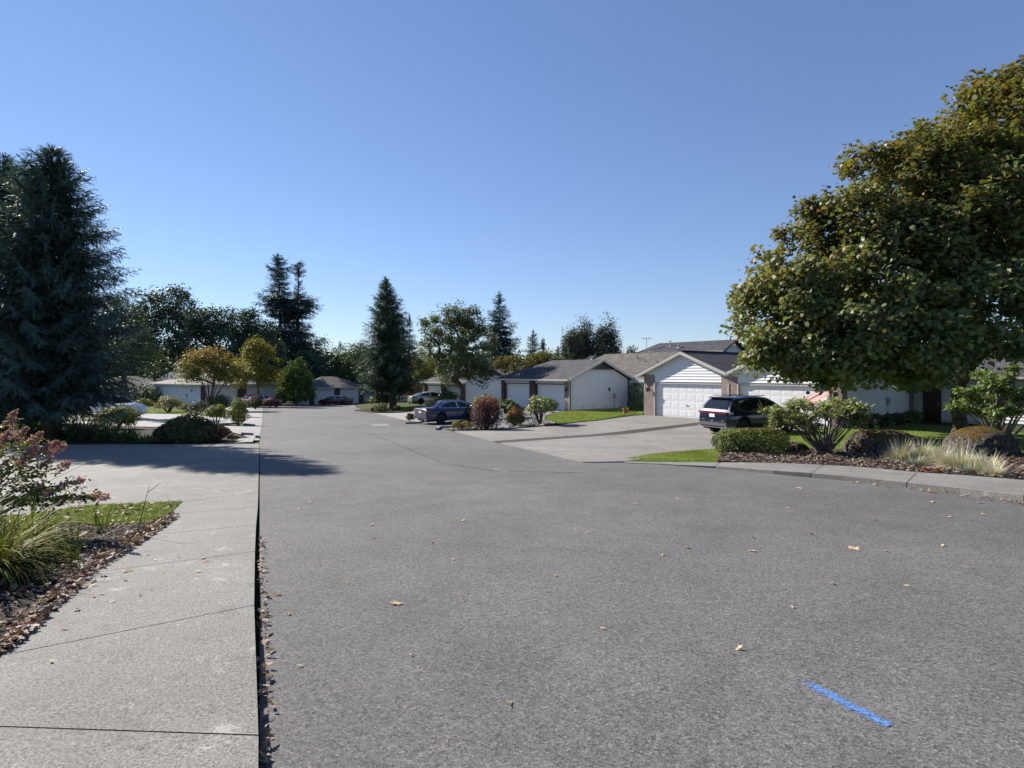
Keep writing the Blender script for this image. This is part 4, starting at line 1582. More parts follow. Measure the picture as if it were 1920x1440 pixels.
def frond(n, wid=.17, seed=1):
    r = np.random.default_rng(seed)
    v, f = [], []
    for i in range(n):
        x = i / n * .88
        L = (.26 * (1 - .35 * i / n))
        for s in (-1, 1):
            k = len(v)
            z = r.uniform(-.05, .09)
            v += [(x, 0, 0), (x + .11, 0, .01), (x + L * r.uniform(.7, 1.1), s * wid * r.uniform(.6, 1.1) * (1 - .5 * i / n), z)]
            f.append((k, k + 1, k + 2) if s > 0 else (k + 1, k, k + 2))
    k = len(v)
    v += [(.8, .03, 0), (.8, -.03, 0), (1.06, 0, .02)]
    f.append((k, k + 1, k + 2))
    return v, f


FROND_NEAR = frond(7, .20)
FROND_FAR = frond(5, .32, 3)


def limbs_mesh(name, A, B, ra, rb, mat, n=7):
    A, B = np.asarray(A, float), np.asarray(B, float)
    d = unit(B - A)
    x = np.where(np.abs(d[:, 2:3]) > .9, np.array([[1., 0, 0]]), np.array([[0., 0, 1.]]))
    x = unit(x - d * (x * d).sum(-1, keepdims=True))
    y = np.cross(d, x)
    t = np.arange(n) * 2 * np.pi / n
    ring = np.cos(t)[None, :, None] * x[:, None, :] + np.sin(t)[None, :, None] * y[:, None, :]
    V = np.concatenate([A[:, None, :] + ring * np.asarray(ra)[:, None, None], B[:, None, :] + ring * np.asarray(rb)[:, None, None]], 1)
    q = np.array([(k, (k + 1) % n, n + (k + 1) % n, n + k) for k in range(n)])
    L = (q.ravel()[None] + (np.arange(len(A)) * 2 * n)[:, None]).ravel()
    return np_mesh(name, V.reshape(-1, 3), L, np.full(len(A) * n, 4), mat, smooth=True)


def sample_lobes(lobes, n, inner=.35):
    lobes = np.asarray(lobes, float)
    w = (lobes[:, 3] * lobes[:, 4] * lobes[:, 5]) ** .75
    k = rng.choice(len(lobes), n, p=w / w.sum())
    d = unit(rng.normal(size=(n, 3)))
    u = rng.uniform(inner ** 3, 1, n) ** (1 / 3)
    return lobes[k, :3] + d * lobes[k, 3:] * u[:, None], d, u


def skeleton(tips, base, top, trunk_r, wob=.12, forks=None):
    """nodes joined from the trunk outwards; limb radius by the number of tips it carries"""
    nodes, par = [np.array(base, float)], [-1]
    K = 5
    for i in range(1, K + 1):
        q = np.array(base) + (np.array(top) - np.array(base)) * i / K
        if i < K:
            q[:2] += rng.normal(size=2) * wob * trunk_r
        nodes.append(q)
        par.append(i - 1)
    order = np.argsort(np.linalg.norm(tips - np.array(top), axis=1))
    ends = []
    for ti in order:
        t = tips[ti]
        arr = np.array(nodes[K - 1:])
        dv = t - arr
        dist = np.linalg.norm(dv, axis=1)
        cost = dist * (1 + .55 * np.clip(-dv[:, 2] / np.maximum(dist, 1e-6), 0, 1)) + .12 * np.linalg.norm(arr - np.array(top), axis=1)
        j = int(np.argmin(cost)) + K - 1
        a = nodes[j]
        L = np.linalg.norm(t - a)
        nn = max(1, min(3, int(L / .9)))
        pj = j
        for q in range(1, nn + 1):
            f = q / nn
            p = a + (t - a) * f
            if q < nn:
                p = p + rng.normal(size=3) * L * .06 + np.array([0, 0, L * .07 * math.sin(math.pi * f)])
            nodes.append(p)
            par.append(pj)
            pj = len(nodes) - 1
        ends.append(pj)
    cnt = np.zeros(len(nodes))
    for e in ends:
        cnt[e] += 1
    for i in range(len(nodes) - 1, 0, -1):
        cnt[par[i]] += cnt[i]
    rad = trunk_r * np.sqrt(np.maximum(cnt, .6) / cnt[0]) * .95
    for i in range(K + 1):
        rad[i] = trunk_r * (1.25 if i == 0 else 1.0 - .05 * i)
    i = np.arange(1, len(nodes))
    P = np.array(nodes)
    pr = np.array(par)[1:]
    rA = np.minimum(rad[pr], rad[i] * 1.5)
    rA[:K] = rad[:K]
    return P[pr], P[i], rA, rad[i]


def tree(name, label, cat, base, lobes, trunk_r, trunk_h, tips, per_tip, leaf, mat, bark=None, tmpl=KITE, clump=.35, group=None, lean=(0, 0), tintf=None, inner=.35, flat=.75, up=.5, kindcrown=None, thin=0):
    """lobes and the trunk are given relative to base"""
    root = thing(name, label, cat, base, 0, group)
    T, D, U = sample_lobes(lobes, tips, inner)
    top = np.array([lean[0], lean[1], trunk_h])
    A, B, ra, rb = skeleton(T, (0, 0, -.15), top, trunk_r)
    ra, rb = np.maximum(ra, .012), np.maximum(rb, .008)
    link("trunk", limbs_mesh("trunk", A, B, ra, rb, bark or BARK), root)
    n = tips * per_tip
    k = np.repeat(np.arange(tips), per_tip)
    off = np.clip(rng.normal(size=(n, 3)), -1.7, 1.7) * clump * np.array([1, 1, flat]) * rng.uniform(.55, 1.3, tips)[k][:, None]
    P = T[k] + off
    ctr = np.asarray(lobes)[:, :3].mean(0)
    outw = unit(P - ctr - np.array([0, 0, -.5]))
    nrm = unit(outw * .45 + np.array([0, 0, up]) + rng.normal(size=(n, 3)) * .55)
    X = unit(outw + rng.normal(size=(n, 3)) * .8 + np.array([0, 0, -.35]))
    S = leaf * rng.uniform(.65, 1.25, n)
    tint = tintf(P, n) if tintf else None
    V, L, Z, At = scatter(tmpl, P, frames(nrm, X), S, tint)
    link("crown", np_mesh("crown", V, L, Z, mat, At), root)
    return root


def conifer(name, label, base, H, h0, prof, mat, bark=None, whorl=.5, nb=6, droop=.25, upturn=.35, frd=.55, tmpl=FROND_FAR, trunk_r=.2, group=None, lean=(0, 0), gap=0.0, dens=1.0, ragged=.25, hang=.35, tops=1, cat="tree"):
    root = thing(name, label, cat, base, 0, group)
    BA, BB, BR = [], [], []
    FP, FX, FS = [], [], []
    z = h0
    ph = 0
    while z < H * .985:
        f = (z - h0) / (H - h0)
        Lm = prof(f)
        k = max(3, int(round(nb * (1 - .35 * f))))
        for b in range(k):
            if rng.random() < gap:
                continue
            az = ph + 2 * math.pi * b / k + rng.normal() * .25
            Lb = Lm * rng.uniform(1 - ragged, 1 + ragged * .55)
            if Lb < .12:
                continue
            el = -droop * (1 - f) + upturn * f * f + rng.normal() * .08
            zz = z + rng.uniform(-.5, .5) * whorl
            d = np.array([math.cos(az) * math.cos(el), math.sin(az) * math.cos(el), math.sin(el)])
            o = np.array([lean[0] * zz / H, lean[1] * zz / H, zz])
            sag = -.12 * Lb * (1 - f)
            tipup = .12 * Lb
            pt = lambda t: o + d * Lb * t + np.array([0, 0, sag * math.sin(math.pi * min(1, t)) + tipup * max(0, t - .6)])
            prev = pt(0)
            for q in (0.5, 1.0):
                c = pt(q)
                BA.append(prev)
                BB.append(c)
                BR.append(max(.008, .035 * Lb / 2 * (1.15 - q)))
                prev = c
            side = np.array([-math.sin(az), math.cos(az), 0])
            fl0 = min(frd, Lb * .6)
            nstep = max(2, int(Lb / (fl0 * .26) * dens))
            for i in range(nstep):
                t = .10 + .90 * (i + rng.uniform(.1, .9)) / nstep
                p = pt(t)
                sl = fl0 * (.55 + .75 * (1 - t)) * rng.uniform(.75, 1.2)
                for s in (-1, 1):
                    x = d * .75 + side * s * (1.0 - .6 * t) + np.array([0, 0, -hang * rng.uniform(.2, 1.2)]) + rng.normal(size=3) * .15
                    FP.append(p)
                    FX.append(x)
                    FS.append(sl)
                if rng.random() < .7 * hang * 2:
                    FP.append(p)
                    FX.append(d * .4 + np.array([0, 0, -1.0]) + rng.normal(size=3) * .2)
                    FS.append(sl * .75)
            FP.append(pt(1) - d * fl0 * .4)
            FX.append(d + np.array([0, 0, .12]))
            FS.append(fl0 * .9)
        z += whorl * (1 - .45 * f) * rng.uniform(.8, 1.2)
        ph += 2.4
    top = np.array([lean[0], lean[1], H])
    for i in range(5):
        FP.append(top - np.array([0, 0, frd * (.9 + .12 * i)]))
        FX.append(np.array([rng.normal() * .12 * i, rng.normal() * .12 * i, 1.0]))
        FS.append(frd * .95)
    Tz = np.linspace(-.2, H * .97, 9)
    TA = np.stack([lean[0] * Tz / H, lean[1] * Tz / H, Tz], 1)
    tr = trunk_r * (1.08 - Tz / H)
    A = np.concatenate([TA[:-1], np.array(BA)])
    B = np.concatenate([TA[1:], np.array(BB)])
    ra = np.concatenate([tr[:-1], np.array(BR) * 1.3])
    rb = np.concatenate([tr[1:], np.array(BR)])
    link("trunk", limbs_mesh("trunk", A, B, ra, rb, bark or BARK, 6), root)
    FP, FX, FS = np.array(FP), unit(np.array(FX)), np.array(FS)
    nrm = np.array([0, 0, 1.0]) + rng.normal(size=FX.shape) * .35
    Y = unit(np.cross(nrm, FX))
    Zz = np.cross(FX, Y)
    V, L, Z, At = scatter(tmpl, FP, np.stack([FX, Y, Zz], 1), FS)
    link("crown", np_mesh("crown", V, L, Z, mat), root)
    return root


def lumps(d, k=5, amp=.16, seed=0):
    r = np.random.default_rng(seed)
    out = np.ones(len(d))
    for _ in range(k):
        a = unit(r.normal(size=3)) * r.uniform(2.5, 8)
        out += amp / k * 1.8 * np.sin(d @ a + r.uniform(0, 6.28))
    return out


def shrub(name, label, base, r, n, leaf, mat, tmpl=KITE, cat="shrub", group=None, square=1.0, skirt=-.25, stems=5, stem_h=None, tintf=None, depth=.3, lump=.2, seed=0, cz=None, bark=None, upl=.55, lobes=None, along=False):
    """dome of leaves on a rounded (square>1: boxier) body with half axes r=(rx, ry, rz); base on the ground; cz = height of the body's centre"""
    root = thing(name, label, cat, base, 0, group)
    rx, ry, rz = r
    cz = rz * .35 if cz is None else cz
    d = unit(rng.normal(size=(n * 2, 3)))
    d = d[d[:, 2] > skirt][:n]
    n = len(d)
    if square > 1:
        q = np.abs(d) ** square
        d2 = d / (q.sum(1, keepdims=True) ** (1 / square))
    else:
        d2 = d
    rad = lumps(d, 6, lump, seed) * (1 - depth * rng.random(n) ** 1.6)
    P = d2 * np.array([rx, ry, rz]) * rad[:, None] + np.array([0, 0, cz])
    if lobes:
        c = np.array(lobes)
        P = P + c[rng.integers(0, len(c), n)]
    P[:, 2] = np.maximum(P[:, 2], .02)
    nrm = unit(d * .8 + np.array([0, 0, upl]) + rng.normal(size=(n, 3)) * .5)
    X = d + rng.normal(size=(n, 3)) * .7 + (np.array([0, 0, .6]) if along else 0)
    S = leaf * rng.uniform(.7, 1.25, n)
    tint = tintf(P, n, d) if tintf else None
    V, L, Z, At = scatter(tmpl, P, frames(nrm, X), S, tint)
    link("foliage", np_mesh("foliage", V, L, Z, mat, At), root)
    A, B, ra, rb = [], [], [], []
    for i in range(stems):
        a = rng.uniform(0, 6.28)
        e = np.array([math.cos(a) * rx * .55, math.sin(a) * ry * .55, cz + rz * rng.uniform(.1, .6)])
        s0 = np.array([math.cos(a) * .05, math.sin(a) * .05, -.05])
        m = (s0 + e) / 2 + rng.normal(size=3) * .04
        A += [s0, m]
        B += [m, e]
        w = max(.01, .03 * (rx + rz))
        ra += [w, w * .7]
        rb += [w * .7, w * .3]
    if stems:
        link("stem", limbs_mesh("stem", A, B, ra, rb, bark or BARK, 6), root)
    return root


def strap(bend, seg=5, w=.5):
    v, f = [], []
    a, x, z = 0.0, 0.0, 0.0
    for i in range(seg + 1):
        t = i / seg
        ww = w * (1 - t ** 2.2) * (.6 + .4 * min(1, t * 4))
        v += [(x, ww / 2, z), (x, -ww / 2, z)] if i < seg else [(x, 0, z)]
        a += bend / seg
        x += math.sin(a) / seg
        z += math.cos(a) / seg
    for i in range(seg - 1):
        f.append((2 * i, 2 * i + 1, 2 * i + 3, 2 * i + 2))
    f.append((2 * seg - 2, 2 * seg - 1, 2 * seg))
    return v, f


def blades(P, length, width, bends, mat, name, parent=None, lean=.25, dirs=None, tint=None):
    """strap leaves rooted at P; length/width arrays"""
    parts = []
    n = len(P)
    which = rng.integers(0, len(bends), n)
    az = rng.uniform(0, 2 * np.pi, n) if dirs is None else dirs
    for w, bd in enumerate(bends):
        i = which == w
        if not i.any():
            continue
        h = np.stack([np.cos(az[i]), np.sin(az[i]), np.zeros(i.sum())], 1)
        ln = lean * rng.uniform(0, 1.3, i.sum())[:, None]
        Zd = unit(np.array([0, 0, 1.0]) + h * ln)
        Fm = frames(Zd, h)
        S = np.stack([length[i], width[i], length[i]], 1)
        parts.append(scatter(strap(bd, 5, 1.0), P[i], Fm, S, None if tint is None else tint[i]))
    V, L, Z, At = join_arrays(parts)
    return link(name, np_mesh(name, V, L, Z, mat, At if tint is not None else None), parent)


def in_poly(pts, poly):
    x, y = pts[:, 0], pts[:, 1]
    c = np.zeros(len(pts), bool)
    j = len(poly) - 1
    for i in range(len(poly)):
        xi, yi = poly[i]
        xj, yj = poly[j]
        m = ((yi > y) != (yj > y)) & (x < (xj - xi) * (y - yi) / (yj - yi + 1e-12) + xi)
        c ^= m
        j = i
    return c


def fill(poly, n):
    p = np.array(poly)
    lo, hi = p.min(0), p.max(0)
    out = np.zeros((0, 2))
    while len(out) < n:
        q = rng.uniform(lo, hi, (n * 3, 2))
        out = np.concatenate([out, q[in_poly(q, poly)]])
    return out[:n]


def lift(xy, off):
    z = ground_z(xy[:, 0], xy[:, 1])
    o = np.array([off(float(a), float(b)) for a, b in xy]) if callable(off) else off
    return np.column_stack([xy, z + o])


def grass(name, poly, n, h, w, mat, off):
    P = lift(fill(poly, n), off)
    az = rng.uniform(0, 6.28, n)
    hd = np.stack([np.cos(az), np.sin(az), np.zeros(n)], 1)
    Zd = unit(np.array([0, 0, 1.0]) + hd * rng.uniform(.1, .9, n)[:, None])
    T = ([(0, .5, 0), (0, -.5, 0), (.12, .3, .55), (.12, -.3, .55), (.4, 0, 1)], [(0, 1, 3, 2), (2, 3, 4)])
    S = np.stack([h * rng.uniform(.5, 1.2, n), np.full(n, w) * rng.uniform(.7, 1.3, n), h * rng.uniform(.5, 1.3, n)], 1)
    V, L, Z, _ = scatter(T, P, frames(Zd, hd), S)
    o = link(name, np_mesh(name, V, L, Z, mat))
    o["kind"] = "stuff"
    return o


# --- leaf colours
F_SPRUCE = foliage("spruce_needles", [(.020, .036, .034), (.032, .056, .050), (.05, .078, .068)], .08, .5, .6, .4, gain=2.4)
F_FIR = foliage("fir_needles", [(.014, .026, .030), (.022, .040, .040), (.034, .056, .050)], .06, .5, .3, .3, gain=2.3)
F_FIR2 = foliage("green_fir_needles", [(.020, .036, .024), (.034, .056, .036), (.055, .080, .050)], .08, .5, .35, .35, gain=2.3)
F_MAPLE = foliage("maple_leaves", [(.036, .064, .024), (.05, .086, .03), (.066, .108, .04), (.058, .10, .048), (.10, .13, .035)], .34, .5, .55, .3, spec=.38,
                  tint=[(.09, .075, .02), (.115, .07, .024), (.075, .075, .022), (.10, .05, .024), (.06, .075, .022)])
F_DARK = foliage("dark_green_leaves", [(.020, .034, .018), (.032, .05, .024), (.048, .068, .03)], .18, .45, .3, .3, gain=2.3)
F_NAVYT = foliage("distant_oak_leaves", [(.020, .034, .026), (.030, .048, .032), (.042, .062, .038)], .15, .5, .25, .3, gain=2.3)
F_MID = foliage("mid_green_leaves", [(.035, .055, .02), (.055, .08, .028), (.08, .105, .04)], .22, .45, .4, .35)
F_PEAR = foliage("pear_leaves", [(.035, .05, .022), (.055, .075, .032), (.085, .10, .05), (.10, .115, .065)], .2, .35, .5, .35)
F_YELLOW = foliage("yellow_leaves", [(.14, .16, .024), (.20, .20, .03), (.25, .21, .035), (.12, .15, .03), (.20, .14, .03)], .25, .45, .35, .35, gain=1.0)
F_VINE = foliage("vine_maple_leaves", [(.045, .062, .018), (.065, .08, .02), (.09, .10, .025), (.10, .08, .022)], .25, .42, .4, .3,
                 tint=[(.15, .09, .03), (.14, .12, .03), (.15, .06, .03), (.09, .11, .03)])
F_RED = foliage("red_leaves", [(.20, .03, .02), (.28, .05, .025), (.22, .07, .03), (.15, .05, .02)], .25, .45, .5, .3, gain=1.0)
F_YGRED = foliage("yellow_green_leaves", [(.07, .10, .02), (.10, .125, .03), (.13, .13, .03), (.085, .11, .03), (.13, .03, .025)], .25, .45, .5, .3)
F_CYP = foliage("cypress_sprays", [(.03, .055, .014), (.045, .078, .02), (.065, .105, .026)], .15, .5, 1.0, .3)
F_CEDAR = foliage("cedar_sprays", [(.022, .030, .026), (.032, .042, .032), (.045, .05, .035)], .1, .5, .5, .35, gain=2.3)
F_AUTC = foliage("autumn_hedge_leaves", [(.06, .075, .018), (.09, .095, .02), (.12, .085, .025), (.05, .065, .02)], .2, .45, .6, .35)
F_BURG = foliage("burgundy_leaves", [(.03, .02, .024), (.05, .022, .03), (.07, .03, .036), (.05, .045, .04), (.09, .08, .075)], .2, .35, 1.5, .3,
                 tint=[(.13, .022, .035), (.16, .045, .05), (.08, .02, .03)])
F_BOX = foliage("boxwood_leaves", [(.03, .045, .014), (.045, .062, .018), (.065, .082, .024), (.05, .055, .03)], .15, .35, 2.0, .3,
                tint=[(.10, .115, .025), (.13, .13, .035)])
F_MOUND = foliage("yellow_mound_leaves", [(.09, .09, .02), (.13, .12, .028), (.16, .14, .04), (.07, .08, .02)], .2, .45, 3, .3)
F_RHODO = foliage("rhododendron_leaves", [(.05, .075, .025), (.09, .12, .04), (.13, .155, .06), (.18, .19, .095), (.20, .19, .11), (.07, .10, .03)], .18, .4, 1.2, .25, spec=.22)
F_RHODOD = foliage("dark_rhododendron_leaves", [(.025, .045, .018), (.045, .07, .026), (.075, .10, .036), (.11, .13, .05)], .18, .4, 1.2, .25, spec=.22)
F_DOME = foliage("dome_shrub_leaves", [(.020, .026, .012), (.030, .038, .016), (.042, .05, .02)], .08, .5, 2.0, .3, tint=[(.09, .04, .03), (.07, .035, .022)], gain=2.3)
F_YG = foliage("yellow_green_shrub", [(.06, .08, .018), (.095, .115, .026), (.13, .145, .035), (.15, .15, .05)], .2, .4, 1.5, .3)
F_PALE = foliage("pale_shrub_leaves", [(.08, .09, .035), (.13, .13, .06), (.17, .16, .09), (.10, .08, .04)], .2, .4, 1.5, .3)
F_REDTOP = foliage("red_tip_leaves", [(.05, .06, .022), (.07, .075, .03), (.10, .09, .045)], .18, .4, 2, .3, tint=[(.20, .06, .035), (.15, .05, .03)])
F_CRAPE = foliage("crape_myrtle_leaves", [(.035, .055, .015), (.06, .085, .02), (.09, .115, .028), (.10, .11, .03), (.06, .03, .03)], .28, .4, 2, .3)
F_PINK = foliage("pink_blossom", [(.44, .16, .30), (.36, .11, .24), (.46, .26, .36), (.28, .22, .15), (.34, .27, .20), (.22, .16, .10), (.30, .13, .22), (.40, .33, .27)], .2, .6, 4, .2, gain=1)
F_LILY = foliage("daylily_straps", [(.075, .105, .018), (.12, .14, .024), (.15, .16, .03), (.055, .085, .02), (.16, .14, .05), (.12, .07, .028)], .16, .5, 2, .25, gain=1.3, spec=.02)
F_CROC = foliage("dark_strap_leaves", [(.022, .045, .016), (.035, .062, .02), (.05, .08, .028), (.07, .055, .03)], .2, .4, 2, .3, spec=.02, gain=2.3)
F_FESC = foliage("fescue_blades", [(.36, .35, .27), (.44, .42, .33), (.50, .47, .38), (.32, .34, .28), (.38, .33, .25)], .2, .6, 3, .2, gain=1.2, spec=.02)
F_FESCG = foliage("blue_fescue_blades", [(.14, .17, .15), (.20, .23, .20), (.30, .31, .26)], .2, .6, 3, .2, gain=1.2, spec=.02)
F_GRASS = foliage("lawn_blades", [(.065, .095, .022), (.095, .125, .03), (.125, .15, .038), (.15, .16, .06)], .3, .5, 1.0, .25, spec=.02)
F_LITTER = foliage("fallen_leaf_litter", [(.13, .06, .04), (.19, .10, .06), (.27, .19, .13), (.34, .28, .22), (.09, .04, .03), (.20, .15, .11), (.20, .075, .045), (.38, .34, .30), (.12, .08, .07)], .1, .6, 2, .2, gain=1.0)
F_CHIP = foliage("bark_chips", [(.05, .035, .026), (.10, .075, .058), (.17, .135, .11), (.24, .20, .17), (.12, .07, .05)], 0, .85, 3, .2, gain=1.0)
F_LEAF = foliage("dry_oak_leaf", [(.42, .30, .16), (.50, .38, .24), (.36, .22, .10)], .1, .6, 5, .15, gain=1.0)

GY = lambda x, y: (x, y, gz(x, y))

# ------------------------------------------------------------------ trees
def lob(base, items):
    """crown lobes: (px, py, Y, radius_x, radius_y, radius_z) of the photograph -> relative to base"""
    return [(xat(px, Y) - base[0], Y - base[1], zat(py, Y) - base[2], rx, ry, rz) for px, py, Y, rx, ry, rz in items]


# big spruces on the left
SP1 = (-17.6, 22.0, gz(-17.6, 22.0))
conifer("spruce_tree", "large dense blue spruce with a pointed top and drooping skirt over the strappy plants", SP1, 11.3, 1.8,
        lambda f: 4.1 * (1 - f) ** .8 * (.60 + .40 * min(1, f / .34)) + .12, F_SPRUCE, BARK, whorl=.25, nb=11, droop=.2, upturn=.5, frd=.62, tmpl=FROND_NEAR, trunk_r=.24, hang=.5, ragged=.22, dens=1.1)
SP2 = (-21.2, 24.0, gz(-21.2, 24.0))
conifer("spruce_tree", "second blue spruce cut off by the photo's left edge, behind the first", SP2, 11.9, 2.0,
        lambda f: 4.0 * (1 - f) ** .8 + .12, F_SPRUCE, BARK, whorl=.30, nb=8, droop=.25, upturn=.5, frd=.66, tmpl=FROND_NEAR, trunk_r=.24, hang=.55, ragged=.25)

# the maple on the right
MB0 = (20.15, 25.9, gz(20.15, 25.9))
ml = lob(MB0, [(1510, 520, 24.2, 1.5, 1.8, 1.5), (1738, 315, 24.8, 1.7, 2.2, 1.7), (1600, 430, 24.4, 1.6, 2.0, 1.7), (1472, 600, 24.37, 2.11, 2.26, 1.97), (1468, 660, 23.47, 1.88, 1.91, 1.01), (1545, 490, 24.46, 2.50, 2.50, 2.50), (1560, 620, 22.66, 2.59, 2.07, 1.98), (1640, 385, 24.82, 2.36, 2.73, 2.48),
                (1690, 520, 23.47, 2.95, 2.55, 2.68), (1765, 345, 25.27, 2.59, 2.70, 2.46), (1690, 650, 22.48, 2.60, 1.95, 1.37), (1830, 440, 23.47, 2.95, 2.55, 2.95), (1870, 265, 25.72, 2.44, 2.68, 2.57),
                (1800, 590, 22.03, 2.77, 2.10, 1.94), (1930, 200, 26.17, 2.55, 2.66, 2.30), (1930, 560, 22.66, 3.00, 2.59, 2.59), (2000, 360, 24.37, 3.42, 3.01, 3.42), (2080, 560, 24.37, 3.42, 3.01, 3.16),
                (1700, 480, 28.20, 3.44, 3.03, 3.19), (1880, 400, 28.20, 3.76, 2.91, 3.53), (2050, 440, 28.20, 3.60, 2.97, 3.60), (1560, 590, 27.52, 2.75, 2.61, 2.13), (1422, 588, 24.64, 1.11, 1.12, 1.18), (1425, 668, 23.92, 0.93, 1.01, 0.66),
                (1560, 672, 23.02, 2.30, 1.67, 0.61), (1640, 697, 23.92, 2.12, 1.89, 0.66)])


def maple_tint(P, n):
    # autumn colour comes first at the top and the outer shoots of the west side
    h = (P[:, 2] - 3.2) / 10.4
    w = -P[:, 0] / 11.5
    return np.clip(.1 + .52 * h + .32 * w + rng.normal(size=n) * .28, 0, 1)


tree("maple_tree", "broad maple with bronze tinged green leaves reaching over the near garage from the right", "tree", MB0, ml, .32, 2.1, 1020, 150, .168, F_MAPLE, BARK, MAPLE, clump=.38, tintf=maple_tint, inner=.72, flat=.8, up=.62, lean=(-.1, 0))
# upright leafy shoots that stand out of the maple's crown
def maple_shoots():
    root = [o for o in scene.objects if o.name == "maple_tree"][0]
    crown_pts = [(1500, 432, 18.6, .55), (1548, 345, 18.8, .5), (1662, 282, 19, .6), (1732, 240, 19.3, .9), (1802, 250, 19.6, .7), (1826, 240, 19.8, .6), (1868, 185, 20, .9), (1882, 175, 20, .9), (1900, 160, 20.2, .9),
                 (1472, 510, 18.6, .5), (1428, 520, 18.6, .5), (1395, 540, 18.8, .4), (1690, 272, 19.2, .5), (1610, 335, 19, .5), (1780, 262, 19.5, .6), (1845, 215, 19.8, .6), (1560, 380, 18.7, .5), (1640, 300, 19, .4), (1918, 150, 20.3, .8), (1520, 420, 18.6, .4), (1460, 470, 18.5, .5)]
    crown_pts = crown_pts + [(px + rng.uniform(-42, 42), py + rng.uniform(2, 46), Y + rng.uniform(-1, 1), L * rng.uniform(.4, .9)) for px, py, Y, L in crown_pts for _ in range(2)]
    for px, py, Y, L in crown_pts:
        Y, L = 25.9 + (Y - 20.2) * .9, L * 1.28
        P, X, Nn = [], [], []
        t = np.array([xat(px, Y), Y, zat(py, Y)]) - np.array(MB0)
        b = t - np.array([rng.normal() * .08, rng.normal() * .08, L + .5])
        k = int((L + .5) / .045)
        for i in range(k):
            f = (i + rng.random()) / k
            a = rng.uniform(0, 6.28)
            P.append(b + (t - b) * f + np.array([math.cos(a), math.sin(a), 0]) * .06)
            X.append([math.cos(a), math.sin(a), -.2])
            Nn.append([rng.normal() * .4, rng.normal() * .4, 1])
        sh = link("shoot", limbs_mesh("shoot", [b], [t], [.012], [.006], BARK, 5), root)
        V, Lp, Z, At = scatter(MAPLE, np.array(P), frames(np.array(Nn), np.array(X)), .17 * rng.uniform(.6, 1.15, k), np.clip(.8 + rng.normal(size=k) * .3, 0, 1))
        link("shoot_leaves", np_mesh("shoot_leaves", V, Lp, Z, F_MAPLE, At), sh)


maple_shoots()

# pear tree in front of the garages
PB = (xat(868, 54.0), 54.0, -1.75)
pl = lob(PB, [(842, 702, 53.5, 1.3, 1.2, .9), (898, 703, 53.6, 1.3, 1.2, .8), (868, 688, 53, 1.6, 1.2, 1.0), (852, 590, 53.8, 1.0, 1.1, 1.3), (886, 596, 54.3, 1.0, 1.1, 1.2), (825, 615, 54.1, 1.15, 1.3, 1.35), (852, 600, 53.6, 1.1, 1.2, 1.3), (885, 612, 54.1, 1.2, 1.4, 1.3), (905, 640, 54.6, 1.2, 1.4, 1.3), (865, 655, 53.1, 1.5, 1.4, 1.3), (818, 655, 54.1, 1.2, 1.3, 1.2), (800, 640, 54.6, .8, 1, .9),
                (838, 685, 53.6, 1.1, 1.1, .9), (895, 680, 53.6, 1.3, 1.2, .9), (860, 640, 56.1, 1.6, 1.5, 1.5), (800, 605, 54.6, .35, .5, .7), (915, 700, 54.1, .8, .8, .5)])
tree("pear_tree", "round headed pear tree with a stout dark trunk and grey-green leaves", "tree", PB, pl, .33, 1.9, 270, 90, .21, F_PEAR, BARK, KITE, clump=.33, inner=.45)
# small conifer in the island
IB = (xat(737, 62), 62, gz(xat(737, 62), 62))
conifer("conifer_tree", "dark bushy conifer with a pointed top on the planted island in mid street", IB, 14.4, 2.5,
        lambda f: 4.0 * (1 - f) ** .85 * (1 if f > .12 else .75 + 2 * f) + .1, F_FIR2, BARK, whorl=.36, nb=11, droop=.1, upturn=.7, frd=1.0, trunk_r=.38, hang=.55, lean=(-.8, 0), ragged=.28, dens=1.0)
FB = (xat(768, 84), 84, -2.9)
conifer("conifer_tree", "slim sparse conifer just right of the island's dark conifer", FB, 13.2, 2.5, lambda f: 2.2 * (1 - f) ** .9 + .1, F_FIR, whorl=.6, nb=7, droop=.25, upturn=.4, frd=1.3, trunk_r=.16, hang=.6, gap=.15, ragged=.4)
# tall pair
TW = (xat(531, 108), 108, -3.9)
prof = lambda f: 1.2 * (4.6 * (1 - f) ** .5 if f > .35 else 4.6 * .79) * (.85 + .3 * math.sin(f * 23)) * (1 if f < .8 else .8) + .3
conifer("fir_tree", "taller left one of the two tall dark firs, its thin top leaning", TW, 28.2, 4.5, prof, F_FIR, whorl=.8, nb=8, droop=.35, upturn=.35, frd=2.2, trunk_r=.5, hang=.6, gap=.12, ragged=.42, lean=(-1.0, 0))
TW = (xat(556, 110), 110, -3.9)
conifer("fir_tree", "right one of the two tall dark firs, with the blunt bushy top", TW, 26.8, 4.5, lambda f: 1.15 * (4.9 * (1 - f) ** .42 if f < .7 else 2.4 * (1.35 - f)) * (.85 + .3 * math.sin(f * 19 + 2)), F_FIR, whorl=.75, nb=8, droop=.3, upturn=.35, frd=2.2, trunk_r=.5, hang=.6, gap=.1, ragged=.36, lean=(.4, 0))
